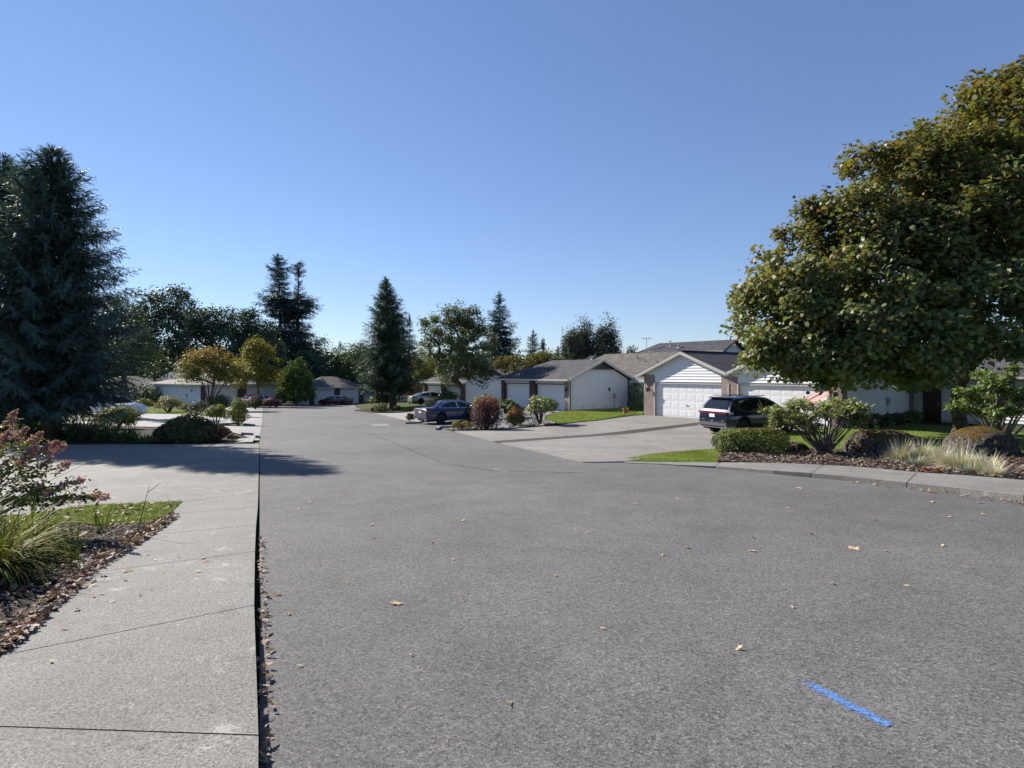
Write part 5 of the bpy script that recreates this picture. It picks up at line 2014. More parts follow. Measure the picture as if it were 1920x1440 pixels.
# firs over the middle and right roofs
for px, py, Y, half, label in ((936, 545, 92, 4.6, "fir with ragged side branches rising right behind the pear tree"), (999, 617, 96, 2.6, "small dark fir between the pear tree's fir and the autumn hedge"),
                               (1018, 633, 98, 1.9, "lower small fir beside the autumn hedge tops"), (1046, 648, 98, 1.2, "tiny spindly fir top over the autumn hedge")):
    b = (xat(px, Y), Y, -2.5)
    conifer("fir_tree", label, b, zat(py, Y) + 2.5, 3.0, lambda f, h=half: h * (1 - f) ** .85 + .1, F_FIR, whorl=.6, nb=9, droop=.2, upturn=.45, frd=1.7, trunk_r=.25, hang=.5, gap=.08, ragged=.4)
for px, py, Y, half, label in ((1089, 595, 82, 2.2, "dense dark round topped cedar, left one of the pair over the brown roof"), (1137, 600, 80, 1.9, "dense dark pointed cedar, right one of the pair over the brown roof"), (1070, 625, 84, 1.5, "lower dark cedar leaning on the left cedar of the pair")):
    b = (xat(px, Y), Y, -2.2)
    H = zat(py, Y) + 2.2
    tree("cedar_tree", label, "tree", b, [(0, 0, H * .46, half, half, H * .42), (half * .2, 0, H * .72, half * .68, half * .7, H * .27), (-half * .35, 0, H * .62, half * .62, half * .7, H * .30)], .25, H * .35, 130, 70, .42, F_CEDAR, BARK, LANCE, clump=.42, inner=.6, up=.1, flat=1.3)
palm = (xat(1184, 70), 70, -1.6)
shrub("treetop", "tiny spiky treetop peeking over the brown roof", (palm[0], palm[1], zat(668, 70)), (.55, .55, .75), 160, .55, F_FIR2, LANCE, "tree", stems=2, cz=.2)

# deciduous trees behind the left houses
def decid(label, px, base_y, Y, items, mat, tips, per, leaf, tr=.35, th=None, tmpl=KITE, clump=.6, name="broadleaf_tree", bark=None, tintf=None, inner=.4, lean=(0, 0), group=None):
    b = (xat(px, Y), Y, zat(base_y, Y) if base_y else gz(xat(px, Y), Y))
    L = lob(b, items)
    th = th or max(.5, min(l[2] - l[5] for l in L) + .2)
    return tree(name, label, "tree", b, L, tr, th, tips, per, leaf, mat, bark, tmpl, clump=clump, tintf=tintf, inner=inner, lean=lean, group=group)


decid("big round oak with a dark domed crown beyond the left house", 305, None, 100, [(282, 575, 100, 3.4, 3.4, 2.9), (322, 570, 100, 3.8, 3.6, 3.0), (344, 608, 100, 2.2, 2.8, 2.6), (268, 612, 100, 2.2, 2.6, 2.4), (303, 630, 98, 4.4, 3.5, 3.0), (310, 662, 99, 4.8, 3.5, 2.4)], F_NAVYT, 230, 70, .46, .55, clump=.72, inner=.55)
decid("wide dark tree right of the domed oak", 405, None, 96, [(385, 610, 96, 3.0, 3, 2.6), (412, 600, 96, 3.2, 3, 2.4), (375, 650, 95, 2.6, 3, 3.2), (420, 650, 95, 4, 3, 3.4), (400, 680, 95, 5, 3, 2.5)], F_NAVYT, 190, 65, .45, .45, clump=.7, inner=.45)
decid("wide dark tree with one light sprig on top, left of the tall firs", 468, None, 98, [(452, 612, 98, 2.8, 3, 2.2), (484, 625, 98, 2.9, 3, 2.2), (470, 655, 97, 4.2, 3, 3.2), (500, 665, 97, 3, 3, 3), (470, 590, 98, 1.0, 1, .9)], F_NAVYT, 180, 65, .45, .45, clump=.7, inner=.45)
decid("dark leafy mass of a tree at the foot of the tall firs", 560, None, 104, [(520, 690, 104, 3.5, 3, 4), (560, 690, 104, 4.5, 3, 3.5), (590, 700, 104, 4, 3, 2.8), (540, 660, 106, 3.5, 3, 3)], F_NAVYT, 170, 60, .5, .4, clump=.8)
decid("thin wispy tree right of the tall firs", 597, None, 112, [(600, 645, 112, 1.6, 1.6, 1.3), (592, 668, 112, 1.8, 1.6, 1.6)], F_PEAR, 40, 26, .40, .16, clump=.6)
decid("mixed green and rusty tree over the far brown garage", 642, None, 110, [(622, 685, 110, 3, 3, 2.6), (650, 670, 110, 3.2, 3, 2.8), (668, 690, 108, 3, 3, 3), (640, 705, 108, 4, 3, 2)], F_MID, 150, 55, .44, .35, clump=.7)
decid("dull green tree between the mixed tree and the island's conifer", 690, None, 112, [(684, 670, 112, 2.6, 3, 2.8), (695, 700, 112, 3.6, 3, 3)], F_DARK, 110, 55, .46, .35, clump=.7)
conifer("fir_tree", "small dark fir top poking out of the mixed green tree", (xat(638, 114), 114, -3.9), zat(641, 114) + 3.9, 3, lambda f: 2.4 * (1 - f) + .1, F_FIR2, whorl=.9, nb=6, frd=1.0, trunk_r=.2)
decid("shaggy dark tree with a bare leaning trunk beside the big spruce", 240, 757, 46, [(232, 620, 46, 1.5, 1.5, 1.9), (258, 650, 46, 1.4, 1.5, 1.5), (228, 672, 45, 1.3, 1.4, 1.3), (275, 680, 46.5, .9, 1, .7), (215, 585, 46, 1.0, 1.2, 1.3)], F_DARK, 110, 70, .22, .26, 2.2, clump=.42, bark=BARK_GREY, lean=(-.35, 0))
YB = 78
decid("yellow autumn tree in front of the shaded garage", 484, 757, YB, [(482, 662, YB, 2.1, 2, 1.8), (462, 690, YB, 1.7, 1.8, 1.7), (502, 690, YB, 1.8, 1.8, 1.8), (484, 702, YB - 1, 2.4, 2, 1.3), (478, 650, YB, 1.2, 1.4, 1.2), (446, 712, YB, 1.0, 1.2, .9), (512, 715, YB, 1.0, 1.2, 1)], F_YELLOW, 150, 65, .27, .17, 2.2, clump=.42)


def vine_tint(P, n):
    return np.clip((P[:, 2] - 3.6) / 1.9 + rng.normal(size=n) * .35, 0, 1)


VB = 62
vb = (xat(394, VB), VB, zat(757, VB))
vl = lob(vb, [(370, 680, VB, 1.5, 1.6, 1.15), (400, 672, VB, 1.7, 1.6, 1.1), (428, 690, VB, 1.4, 1.5, 1.1), (352, 697, VB, 1.0, 1.2, .9), (388, 702, VB - .5, 2.0, 1.5, 1.0), (432, 706, VB, 1.1, 1.2, .8)])
vt = tree("vine_maple", "multi-stemmed small tree with orange tipped leaves before the grey sided house", "tree", vb, vl, .14, .35, 120, 75, .22, F_VINE, BARK, KITE, clump=.36, tintf=vine_tint, inner=.5)
mmb = MB()
for dx, tx in ((-.15, -.9), (.1, .9), (.25, 1.6), (-.05, -.3)):
    mmb.tube([(dx, 0, -.1), (dx + tx * .35, 0, 1.1), (tx, .1, 2.4)], [.11, .085, .05], 6)
mmb.build("stem", BARK, vt, smooth=60)

# cone shaped cypress
CB = (xat(556, 83), 83, gz(xat(556, 83), 83))
cyr = tree("cypress_tree", "clipped cone shaped green cypress at the far left curb", "tree", CB, [(0, 0, 2.3, 2.55, 2.5, 1.7), (0, 0, 3.7, 2.1, 2.1, 1.6), (0, 0, 5.0, 1.35, 1.35, 1.3), (0, 0, 6.0, .7, .7, .85)], .22, 1.2, 190, 75, .34, F_CYP, BARK, LANCE, clump=.26, inner=.78, up=.25, flat=1.2)
decid("little red leaved tree by the pale blue sedan", 768, None, 74, [(762, 722, 74, .9, 1, .6), (778, 728, 74, .8, 1, .55), (770, 738, 74, .9, .9, .45)], F_RED, 40, 45, .2, .09, clump=.3)
decid("bushy yellow-green tree with red patches left of the pear tree", 797, None, 72, [(795, 680, 72, 1.4, 1.4, 1.8), (806, 700, 72, 1.5, 1.4, 1.5), (786, 712, 72, 1.0, 1.2, 1.1), (812, 725, 71, 1.1, 1.2, .9)], F_YGRED, 95, 55, .26, .14, clump=.36)

# autumn coloured hedge trees above the garage roof
for i, (px, py, w, which) in enumerate(((936, 668, 1.15, "leftmost"), (957, 664, 1.2, "second from left"), (976, 672, 1.1, "third from left"), (996, 664, 1.25, "middle and broadest"), (1016, 656, 1.2, "third from right"), (1034, 658, 1.15, "second from right"), (1050, 667, 1.0, "rightmost"))):
    Y = 72
    b = (xat(px, Y), Y, -1.9)
    H = zat(py, Y) + 1.9
    tree("hedge_tree", f"orange-green hedge tree, {which} of the row above the grey garage roof", "tree", b, [(0, 0, H * .5, w, w, H * .46), (.1, 0, H * .82, w * .6, w * .6, H * .17)], .1, 1.0, 55, 55, .22, F_AUTC, BARK, KITE, clump=.3, inner=.6, group="hedge trees behind the garage roof")

# ------------------------------------------------------------------ shrubs, right side
b = gp(1406, 852)
shrub("boxwood_hedge", "low clipped boxwood hedge in front of the crossover", (*b, gz(*b) + .05), (1.04, .62, .37), 9000, .062, F_BOX, OVAL, "hedge", square=3.2, cz=.30, depth=.22, lump=.10, skirt=-.8, tintf=lambda P, n, d: np.clip(P[:, 2] * 2.2 - .9 + rng.normal(size=n) * .3, 0, 1), stems=6)


F_RHODO2 = foliage("glossy_rhododendron_leaves", [(.035, .06, .022), (.06, .09, .03), (.09, .125, .045), (.14, .16, .07)], .2, .4, 1.2, .2, spec=.2)


def rhodo(name, label, base, stems, mat, leaf, per, spread, r0=.05, low=0):
    """open shrub: bare forked stems that end in whorls of long leaves; stems = list of tip positions relative to base"""
    root = thing(name, label, "shrub", base)
    A, B, ra, rb = [], [], [], []
    C = []
    for t in stems:
        t = np.array(t, float)
        p0 = np.array([rng.normal() * .06, rng.normal() * .06, -.05])
        mid = np.array([t[0] * .42, t[1] * .42, t[2] * .45]) + rng.normal(size=3) * .05
        A += [p0, mid]
        B += [mid, t * np.array([.8, .8, .82])]
        ra += [r0, r0 * .6]
        rb += [r0 * .6, r0 * .38]
        for _ in range(5):
            e = t + rng.normal(size=3) * np.array([spread, spread, spread * .55])
            A.append(t * np.array([.8, .8, .82]))
            B.append(e)
            ra.append(r0 * .35)
            rb.append(.006)
            C.append(e)
            for _ in range(2):
                e2 = e + rng.normal(size=3) * np.array([spread, spread, spread * .5]) * .6
                A.append(e)
                B.append(e2)
                ra.append(.007)
                rb.append(.004)
                C.append(e2)
    link("stem", limbs_mesh("stem", A, B, ra, rb, BARK_GREY, 6), root)
    C = np.array(C)
    n = len(C) * per
    k = np.repeat(np.arange(len(C)), per)
    az = rng.uniform(0, 6.28, n)
    el = rng.uniform(-.55, .75, n)
    X = np.stack([np.cos(az) * np.cos(el), np.sin(az) * np.cos(el), np.sin(el)], 1)
    nrm = np.array([0, 0, 1.0]) - X * X[:, 2:3] + rng.normal(size=(n, 3)) * .2
    T = ([(0, 0, 0), (.3, .13, .03), (.7, .16, .0), (1, 0, -.1), (.7, -.16, .0), (.3, -.13, .03)], [(0, 3, 2, 1), (0, 5, 4, 3)])
    V, L, Z, _ = scatter(T, C[k] + X * leaf * .12, frames(nrm, X), leaf * rng.uniform(.7, 1.2, n))
    link("foliage", np_mesh("foliage", V, L, Z, mat), root)
    return root


b = gp(1548, 853)
st = []
for px, py in ((1450, 775), (1462, 790), (1475, 768), (1500, 772), (1515, 765), (1535, 768), (1555, 762), (1575, 766), (1598, 768), (1612, 778), (1480, 795), (1590, 785), (1530, 782), (1560, 785), (1495, 795), (1505, 800), (1605, 790)):
    for _ in range(2):
        st.append((xat(px, b[1]) - b[0] + rng.normal() * .08, rng.normal() * .5, zat(py, b[1]) - gz(*b) + rng.normal() * .07))
rhodo("rhododendron_shrub", "open many stemmed rhododendron with pale green leaf whorls in front of the flag", (*b, gz(*b) + .06), st, F_RHODO, .15, 9, .14, .03)
fl = MB()
fl.lathe([(.005, -.05), (.045, -.03), (.06, .01), (.03, .05), (.004, .06)], 8)
fo = fl.build("flower", plain("pale_pink_petals", (.62, .42, .52), .6), [o for o in scene.objects if o.name == "rhododendron_shrub"][0], loc=(xat(1486, b[1]) - b[0], -.1, zat(763, b[1]) - gz(*b)))
b = (15.35, 18.2)
st = []
for px, py in ((1812, 738), (1815, 768), (1830, 728), (1845, 745), (1850, 720), (1865, 755), (1880, 735), (1900, 720), (1915, 750), (1890, 775), (1845, 775), (1835, 778), (1910, 785), (1940, 740), (1960, 770), (1930, 715), (1870, 705), (1975, 730), (1818, 750), (1900, 700), (2000, 760)):
    st.append((xat(px, 17.4) - b[0], -.6 + rng.normal() * .5, zat(py, 17.4) - gz(*b)))
rhodo("rhododendron_shrub", "large rhododendron with broad glossy leaves at the photo's right edge under the maple", (*b, gz(*b) + .05), st, F_RHODO2, .19, 12, .15, .05)

# rocks
def rock(label, base, r, seed, rot=0):
    bm = bmesh.new()
    bmesh.ops.create_icosphere(bm, subdivisions=5, radius=1)
    pts = np.array([v.co[:] for v in bm.verts])
    rr = np.random.default_rng(seed)
    s = np.ones(len(pts))
    for k in range(40):
        a = rr.normal(size=3) * (1.1 + k * .8)
        s += .13 / (1 + k * .42) * np.sin(pts @ a + rr.uniform(0, 6))
    for k in range(5):      # broad flat faces
        n = rr.normal(size=3)
        n /= np.linalg.norm(n)
        lim = rr.uniform(.86, 1.0)
        s = np.minimum(s, lim / np.maximum(pts @ n, .05)) if k else s
    s = np.minimum(s, 1.15)
    for v, q, k in zip(bm.verts, pts, s):
        v.co = (q[0] * r[0] * k, q[1] * r[1] * k, q[2] * r[2] * k)
    me = bpy.data.meshes.new("boulder")
    bm.to_mesh(me)
    bm.free()
    me.shade_smooth()
    me.materials.append(MOSSY)
    o = link("boulder", me, None, (base[0], base[1], gz(*base) + r[2] * .22))
    o.rotation_euler = (0, 0, rot)
    props(o, label, "rock", "boulders in the rock bed")


rock("large dark mossy boulder left of the tan grass tufts", gp(1660, 853), (1.02, .8, .60), 4, .2)
rock("large lichen grey boulder with orange moss below the maple trunk", gp(1842, 856), (1.0, .8, .62), 11, .6)
rock("small rounded stone between the boxwood hedge and the open rhododendron", gp(1488, 850), (.40, .3, .26), 5, 0)

# tan fescue tufts
def tuft(label, base, n, h, r, mat=F_FESC, h0=0):
    root = thing("fescue_tuft", label, "ornamental grass", (*base, gz(*base) + .07), 0, "fescue tufts along the curb walk")
    a = rng.uniform(0, 6.28, n)
    rad = r * .35 * np.sqrt(rng.random(n))
    P = np.stack([np.cos(a) * rad, np.sin(a) * rad, np.zeros(n)], 1)
    o = blades(P, h * rng.uniform(.45, 1.05, n), np.full(n, .009), [.5, .9, 1.4], mat, "blades", root, lean=1.0, dirs=a + rng.normal(size=n) * .6)
    k = max(6, n // 40)
    a = rng.uniform(0, 6.28, k)
    rad = r * .3 * np.sqrt(rng.random(k))
    blades(np.stack([np.cos(a) * rad, np.sin(a) * rad, np.zeros(k)], 1), h * rng.uniform(1.1, 1.5, k), np.full(k, .012), [.15, .35], F_FESC, "seed_stalks", root, lean=.55, dirs=a)


for px, py, n, h, r, mat, label in ((1690, 868, 1000, .42, .5, F_FESC, "tan fescue tuft at the left end, before the dark mossy boulder"), (1728, 866, 900, .42, .45, F_FESC, "tan fescue tuft behind the grey-green one, second from the left end"),
                              (1715, 878, 350, .24, .35, F_FESCG, "small grey-green fescue tuft nearest the orange leaf pile"), (1765, 880, 900, .40, .45, F_FESC, "tan fescue tuft in the middle of the row beside the curb walk"),
                              (1800, 886, 1200, .45, .55, F_FESC, "biggest tan fescue tuft before the lichen grey boulder"), (1822, 893, 350, .22, .32, F_FESCG, "small grey-green fescue tuft in the lap of the biggest tan tuft"),
                              (1850, 893, 900, .36, .42, F_FESC, "tan fescue tuft at the right end leaning to the curb walk"), (1862, 899, 450, .24, .3, F_FESC, "low straw coloured fescue tuft at the curb edge on the right end")):
    tuft(label, gp(px, py), int(n * 2.4), h * 1.08, r, mat)

# shrubs round the garages
def spx(name, label, px, py, w, h, mat, n, leaf, tmpl=KITE, cat="shrub", square=1.25, dy=.9, off=.05, **kw):
    """shrub whose foot stands at a point of the photograph, w x h in its pixels"""
    b = gp(px, py)
    s = b[1] / 1080
    H, Wd = h * s, w * s
    cz = kw.pop("cz", .45)
    kw["lump"] = kw.get("lump", .2) * 1.7
    kw.setdefault("depth", .42)
    return shrub(name, label, (*b, gz(*b) + off), (Wd / 2, Wd / 2 * dy, H * (1 - cz) * .96), int(n * 1.5), leaf * 1.1, mat, tmpl, cat, square=square, cz=H * cz, **kw)


top_tint = lambda P, n, d: np.clip(d[:, 2] * 1.3 - .3 + rng.normal(size=n) * .35, 0, 1)
spx("burgundy_shrub", "tall burgundy leaved shrub beside the blue grey sedan's hood", 912, 806, 38, 62, F_BURG, 3600, .085, OVAL, skirt=-.9, lobes=[(-.28, 0, -.05), (.26, .1, .0)], tintf=lambda P, n, d: np.clip(P[:, 2] - .75 + rng.normal(size=n) * .25, 0, 1), lump=.22, square=1.6, seed=3)
s1 = gp(866, 807)
shrub("mound_shrub", "low yellow-green double mound shrub on the gravel by the parking pad", (*s1, gz(*s1) + .05), (.30, .28, .24), 2600, .055, F_MOUND, OVAL, lobes=[(-.24, .05, 0), (.24, -.02, .02)], cz=.2, skirt=-.6, seed=4)
spx("red_tip_shrub", "rounded shrub with rusty red new growth right of the white post sign", 966, 800, 40, 32, F_REDTOP, 2600, .075, OVAL, tintf=top_tint, skirt=-.7, seed=6)
spx("rhododendron_shrub", "green rhododendron on a short trunk at the lawn's corner by the garage", 1014, 797, 56, 56, F_RHODO, 1500, .16, OVAL, skirt=-.35, cz=.56, lump=.3, stems=7, seed=9)
spx("rhododendron_shrub", "bushy rhododendron before the left white garage door", 958, 786, 48, 40, F_RHODOD, 1500, .15, OVAL, skirt=-.6, lump=.25, seed=12)
spx("laurel_shrub", "yellow-green laurel behind the burgundy shrub's top", 908, 788, 60, 46, F_YG, 1500, .16, OVAL, skirt=-.6, lump=.25, seed=13)
spx("brown_shrub", "small brownish shrub at the curb behind the sedan's bumper", 769, 790.5, 17, 17, F_REDTOP, 900, .07, OVAL, skirt=-.7, seed=14)
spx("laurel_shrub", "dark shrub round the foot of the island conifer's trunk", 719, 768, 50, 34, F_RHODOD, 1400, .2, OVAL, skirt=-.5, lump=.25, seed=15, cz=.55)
spx("box_shrub", "small square clipped shrub at the left end of the planted island", 713, 773, 22, 13, F_BOX, 900, .1, OVAL, square=4, skirt=-.8, seed=16)
spx("round_shrub", "small round shrub left of the square clipped one on the island", 699, 772, 9, 8, F_BOX, 400, .09, OVAL, skirt=-.8, seed=17)
spx("dark_shrub", "low dark shrub right of the island conifer's trunk", 745, 771, 18, 9, F_DOME, 500, .1, OVAL, square=2, skirt=-.8, seed=18)
spx("laurel_shrub", "green shrub right of the sage sedan", 842, 763, 32, 32, F_MID, 1000, .18, OVAL, skirt=-.7, seed=19)
spx("red_shrub", "spreading red leaved shrub before the sage sedan's wheels", 822, 764, 34, 16, F_RED, 900, .14, OVAL, skirt=-.6, lump=.3, seed=20)
b = (10.35, 46.2)
shrub("tall_hedge", "tall dark hedge in the gap between the two garage buildings", (*b, gz(*b)), (.85, 2.0, 1.15), 5200, .12, F_DARK, OVAL, "hedge", square=4, cz=1.05, skirt=-.9, lump=.12, depth=.2, seed=21)
# plants at the near duplex's side wall
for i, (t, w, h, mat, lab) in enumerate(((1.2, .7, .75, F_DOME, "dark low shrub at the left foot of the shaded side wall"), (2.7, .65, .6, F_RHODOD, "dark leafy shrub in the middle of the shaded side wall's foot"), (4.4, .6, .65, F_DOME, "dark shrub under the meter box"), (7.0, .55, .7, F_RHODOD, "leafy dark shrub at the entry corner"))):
    x, y = n_pt(12.5, t)
    shrub("foundation_shrub", lab, (x, y, gz(x, y)), (w, w * .7, h * .6), 900, .12, mat, OVAL, cz=h * .4, skirt=-.7, seed=30 + i, group="shrubs at the side wall")

# ------------------------------------------------------------------ left side plants
b = gp(357, 829)
shrub("dome_shrub", "wide dark green dome shrub at the driveway's far edge", (*b, gz(*b) + .02), (1.36, 1.0, .66), 15000, .092, F_DOME, OVAL, stems=0, square=1.4, cz=.36, skirt=-.6, lump=.10, depth=.2, tintf=lambda P, n, d: np.clip((P[:, 0] - .75) * 1.6 + rng.normal(size=n) * .3, 0, 1), seed=40)
spx("yellow_shrub", "round yellow-green shrub on a short stem, left of the columnar one", 406, 797, 46, 40, F_YG, 2400, .085, OVAL, skirt=-.75, cz=.56, lump=.2, seed=41)
spx("columnar_shrub", "columnar yellow-green shrub at the street edge", 446, 798, 34, 50, F_YG, 2600, .085, OVAL, skirt=-.9, cz=.5, square=1.8, lump=.2, seed=42)
spx("dark_shrub", "dark clipped shrub behind the round yellow-green shrub", 373, 779, 42, 26, F_DOME, 1500, .1, OVAL, square=2, skirt=-.7, seed=43)
spx("dark_shrub", "dark shrub just behind the columnar shrub's left side", 412, 772, 44, 36, F_DARK, 1500, .13, OVAL, skirt=-.7, seed=44)
spx("round_shrub", "dark round shrub under the yellow tree", 478, 767, 34, 25, F_DOME, 1500, .11, OVAL, skirt=-.8, seed=45)
spx("red_shrub", "reddish shrub in front of the red crossover", 506, 765, 26, 20, F_BURG, 900, .13, OVAL, skirt=-.7, tintf=top_tint, seed=46)
spx("yellow_shrub", "leafy yellow-green shrub with reddish foot right of the big spruce", 218, 806, 88, 50, F_YG, 3200, .10, OVAL, skirt=-.7, lump=.25, seed=47)
spx("pale_shrub", "pale twiggy shrub in front of the grey sided wall", 316, 774, 58, 34, F_PALE, 1700, .13, OVAL, skirt=-.5, lump=.3, seed=48)
spx("pale_shrub", "small pale shrub right of the larger twiggy one", 349, 773, 26, 18, F_PALE, 700, .12, OVAL, skirt=-.5, lump=.3, seed=49)
spx("laurel_shrub", "low bright green shrub in front of the white crossover's nose", 270, 768, 34, 24, F_YG, 900, .14, OVAL, skirt=-.6, seed=50)
spx("pale_shrub", "tiny pale plant on the lawn strip behind the dark dome", 366, 784, 26, 12, F_PALE, 500, .1, OVAL, skirt=-.5, seed=51)
spx("ground_cover", "low silvery green ground cover beside the dark dome", 437, 828, 22, 11, F_PALE, 700, .05, OVAL, skirt=-.2, seed=52)
spx("tall_shrub", "big dark shrub against the left end of the grey sided wall", 290, 760, 62, 36, F_DARK, 2200, .2, OVAL, square=1.6, skirt=-.8, seed=53)
spx("dark_hedge", "dark green hedge block left of the big dark shrub", 262, 760, 40, 40, F_DARK, 1500, .2, OVAL, "hedge", square=3, skirt=-.8, seed=54)
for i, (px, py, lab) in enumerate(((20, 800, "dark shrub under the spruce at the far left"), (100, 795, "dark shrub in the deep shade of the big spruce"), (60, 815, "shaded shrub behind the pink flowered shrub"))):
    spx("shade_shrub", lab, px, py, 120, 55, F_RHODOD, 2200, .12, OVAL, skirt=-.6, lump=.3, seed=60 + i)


def strap_clump(name, label, base, n, h, w, mat, bends, r, lean, cat="plant", group=None, off=.05):
    root = thing(name, label, cat, (*base, gz(*base) + off), 0, group)
    a = rng.uniform(0, 6.28, n)
    rad = r * np.sqrt(rng.random(n))
    P = np.stack([np.cos(a) * rad, np.sin(a) * rad, np.zeros(n)], 1)
    blades(P, h * rng.uniform(.5, 1.1, n), w * rng.uniform(.6, 1.25, n), bends, mat, "straps", root, lean=lean, dirs=a + rng.normal(size=n) * .7)
    return root


for px, py, n, h, lab in ((70, 827, 150, .9, "dark strappy clump nearest the left edge of the shade bed"), (105, 826, 150, .95, "dark strappy clump at the left of the shade bed"), (150, 827, 190, 1.15, "tallest dark strappy clump, under the spruce's right side"), (195, 827, 150, 1.0, "dark strappy clump left of the open twiggy gap"),
                          (235, 828, 110, .75, "small dark strappy clump right in front of the leafy yellow-green shrub"), (275, 829, 60, .45, "thin low strappy clump beside the dark dome")):
    strap_clump("strappy_clump", lab, gp(px, py), int(n * 1.6), h, .045, F_CROC, [.7, 1.3, 1.9], .35, .5, group="strappy clumps under the spruce")

# daylilies and irises in the near bed
for (x, y), n, h, lab in (((-4.55, 4.95), 200, .80, "yellow-green daylily clump nearest the sidewalk"), ((-5.35, 4.85), 190, .85, "yellow-green daylily clump cut by the photo's left edge"), ((-5.6, 5.75), 170, .75, "daylily clump behind the nearest one, under the pink shrub"),
                          ((-4.85, 5.7), 130, .65, "smaller daylily clump between the irises and the pink shrub")):
    strap_clump("daylily_clump", lab, (x, y), int(n * 2), h, .019, F_LILY, [.7, 1.4, 2.1, 2.7], .2, .5, group="daylilies in the near bed", off=.09)
for px, py, n, h, lab in ((137, 1068, 7, .40, "yellowing iris fan at the bed's front"), (130, 1028, 6, .40, "iris fan with rusty leaf behind the front one"), (196, 1006, 7, .34, "iris fan by the lawn corner with one leaf lying over"), (180, 1004, 3, .22, "short stubby iris fan left of the lawn corner")):
    strap_clump("iris_fan", lab, gp(px, py), n, h, .035, F_LILY, [.15, .5, 1.0], .03, .5, off=.08)
tw = MB()
bx, by = gp(258, 1010)
tw.tube([(0, 0, 0), (.06, .02, .3), (.11, .05, .55)], [.006, .004, .002], 5)
tw.tube([(.09, .04, .45), (.22, .08, .56)], [.004, .002], 5)
props(tw.build("bare_twig", BARK, None, loc=(bx, by, gz(bx, by) + .07)), "bare brown twig standing in the bed by the lawn corner", "twig")


# pink flowered crape myrtle at the left edge
def crape():
    Y0 = 7.0
    base = (-6.75, 7.2, gz(-6.75, 7.2) + .07)
    root = thing("crape_myrtle", "pink flowered crape myrtle shrub leaning over the driveway at the left edge", "shrub", base)
    tips = [(22, 785, 7.0, 1), (5, 822, 6.8, 1), (38, 815, 7.3, 1), (66, 822, 7.0, 1), (96, 836, 6.9, 1), (60, 845, 6.7, 1), (108, 842, 7.0, 1), (122, 872, 6.6, .5), (85, 868, 6.8, .6), (40, 865, 6.7, .4), (148, 902, 6.5, .5), (118, 912, 6.5, .2), (175, 932, 6.3, .5),
            (195, 932, 6.2, .3), (70, 910, 6.6, .2), (30, 900, 6.6, .1), (60, 935, 6.4, .1), (120, 945, 6.3, .1), (10, 870, 6.9, .3), (-30, 800, 7.2, 1), (-20, 860, 6.8, .5), (140, 935, 6.3, .2), (90, 925, 6.5, .5), (20, 940, 6.4, 0), (-60, 840, 7, .5), (-80, 900, 6.8, .2)]
    A, B, ra, rb = [], [], [], []
    LP, LX, LN = [], [], []
    FPp, FXx = [], []
    for px, py, Y, fl in tips:
        t = np.array([xat(px, Y), Y, zat(py, Y)]) - np.array(base)
        p0 = np.array([rng.normal() * .12, rng.normal() * .12, 0])
        m = p0 * .4 + t * np.array([.5, .5, .62]) + np.array([0, 0, .06])
        pts = [p0, m, t]
        A += [p0, m]
        B += [m, t]
        ra += [.010, .006]
        rb += [.006, .002]
        L = np.linalg.norm(t - m)
        d = (t - m) / L
        for i in range(int(L / .022)):
            f = rng.uniform(0, .9)
            p = m + (t - m) * f
            sd = rng.normal(size=3)
            sd[2] *= .5
            LP.append(p + d * 0)
            LX.append(d * .5 + sd / np.linalg.norm(sd) * .9)
            LN.append(np.array([0, 0, 1]) + rng.normal(size=3) * .4)
            if rng.random() < .75:       # side twigs carry more leaves
                e = p + (sd / np.linalg.norm(sd)) * rng.uniform(.05, .2) + d * .05
                for q in range(3):
                    LP.append(p + (e - p) * rng.uniform(.4, 1))
                    LX.append(rng.normal(size=3) + d * .6)
                    LN.append(np.array([0, 0, 1]) + rng.normal(size=3) * .5)
        if fl > .15:
            k = int(230 * fl)
            u = rng.random(k) ** .7
            pl_ = .26 * (.5 + .5 * fl)
            rr = .075 * (1 - u * .75) * (.6 + .4 * fl)
            ang = rng.uniform(0, 6.28, k)
            o1 = unit(np.cross(d, [0, 0, 1.0])[None])[0]
            o2 = np.cross(d, o1)
            q = t - d * pl_ * .55 + d * pl_ * u[:, None] + (o1 * np.cos(ang)[:, None] + o2 * np.sin(ang)[:, None]) * (rr * np.sqrt(rng.random(k)))[:, None] * 1.1
            FPp.append(q)
            FXx.append(rng.normal(size=(k, 3)))
    link("stem", limbs_mesh("stem", A, B, ra, rb, BARK, 5), root)
    P, X, Nn = np.array(LP), np.array(LX), np.array(LN)
    V, L, Z, _ = scatter(OVAL, P, frames(Nn, X), .058 * rng.uniform(.6, 1.25, len(P)))
    link("foliage", np_mesh("foliage", V, L, Z, F_CRAPE), root)
    P, X = np.concatenate(FPp), np.concatenate(FXx)
    V, L, Z, _ = scatter(PETAL, P, frames(X), .030 * rng.uniform(.6, 1.3, len(P)))
    link("blossom", np_mesh("blossom", V, L, Z, F_PINK), root)


crape()

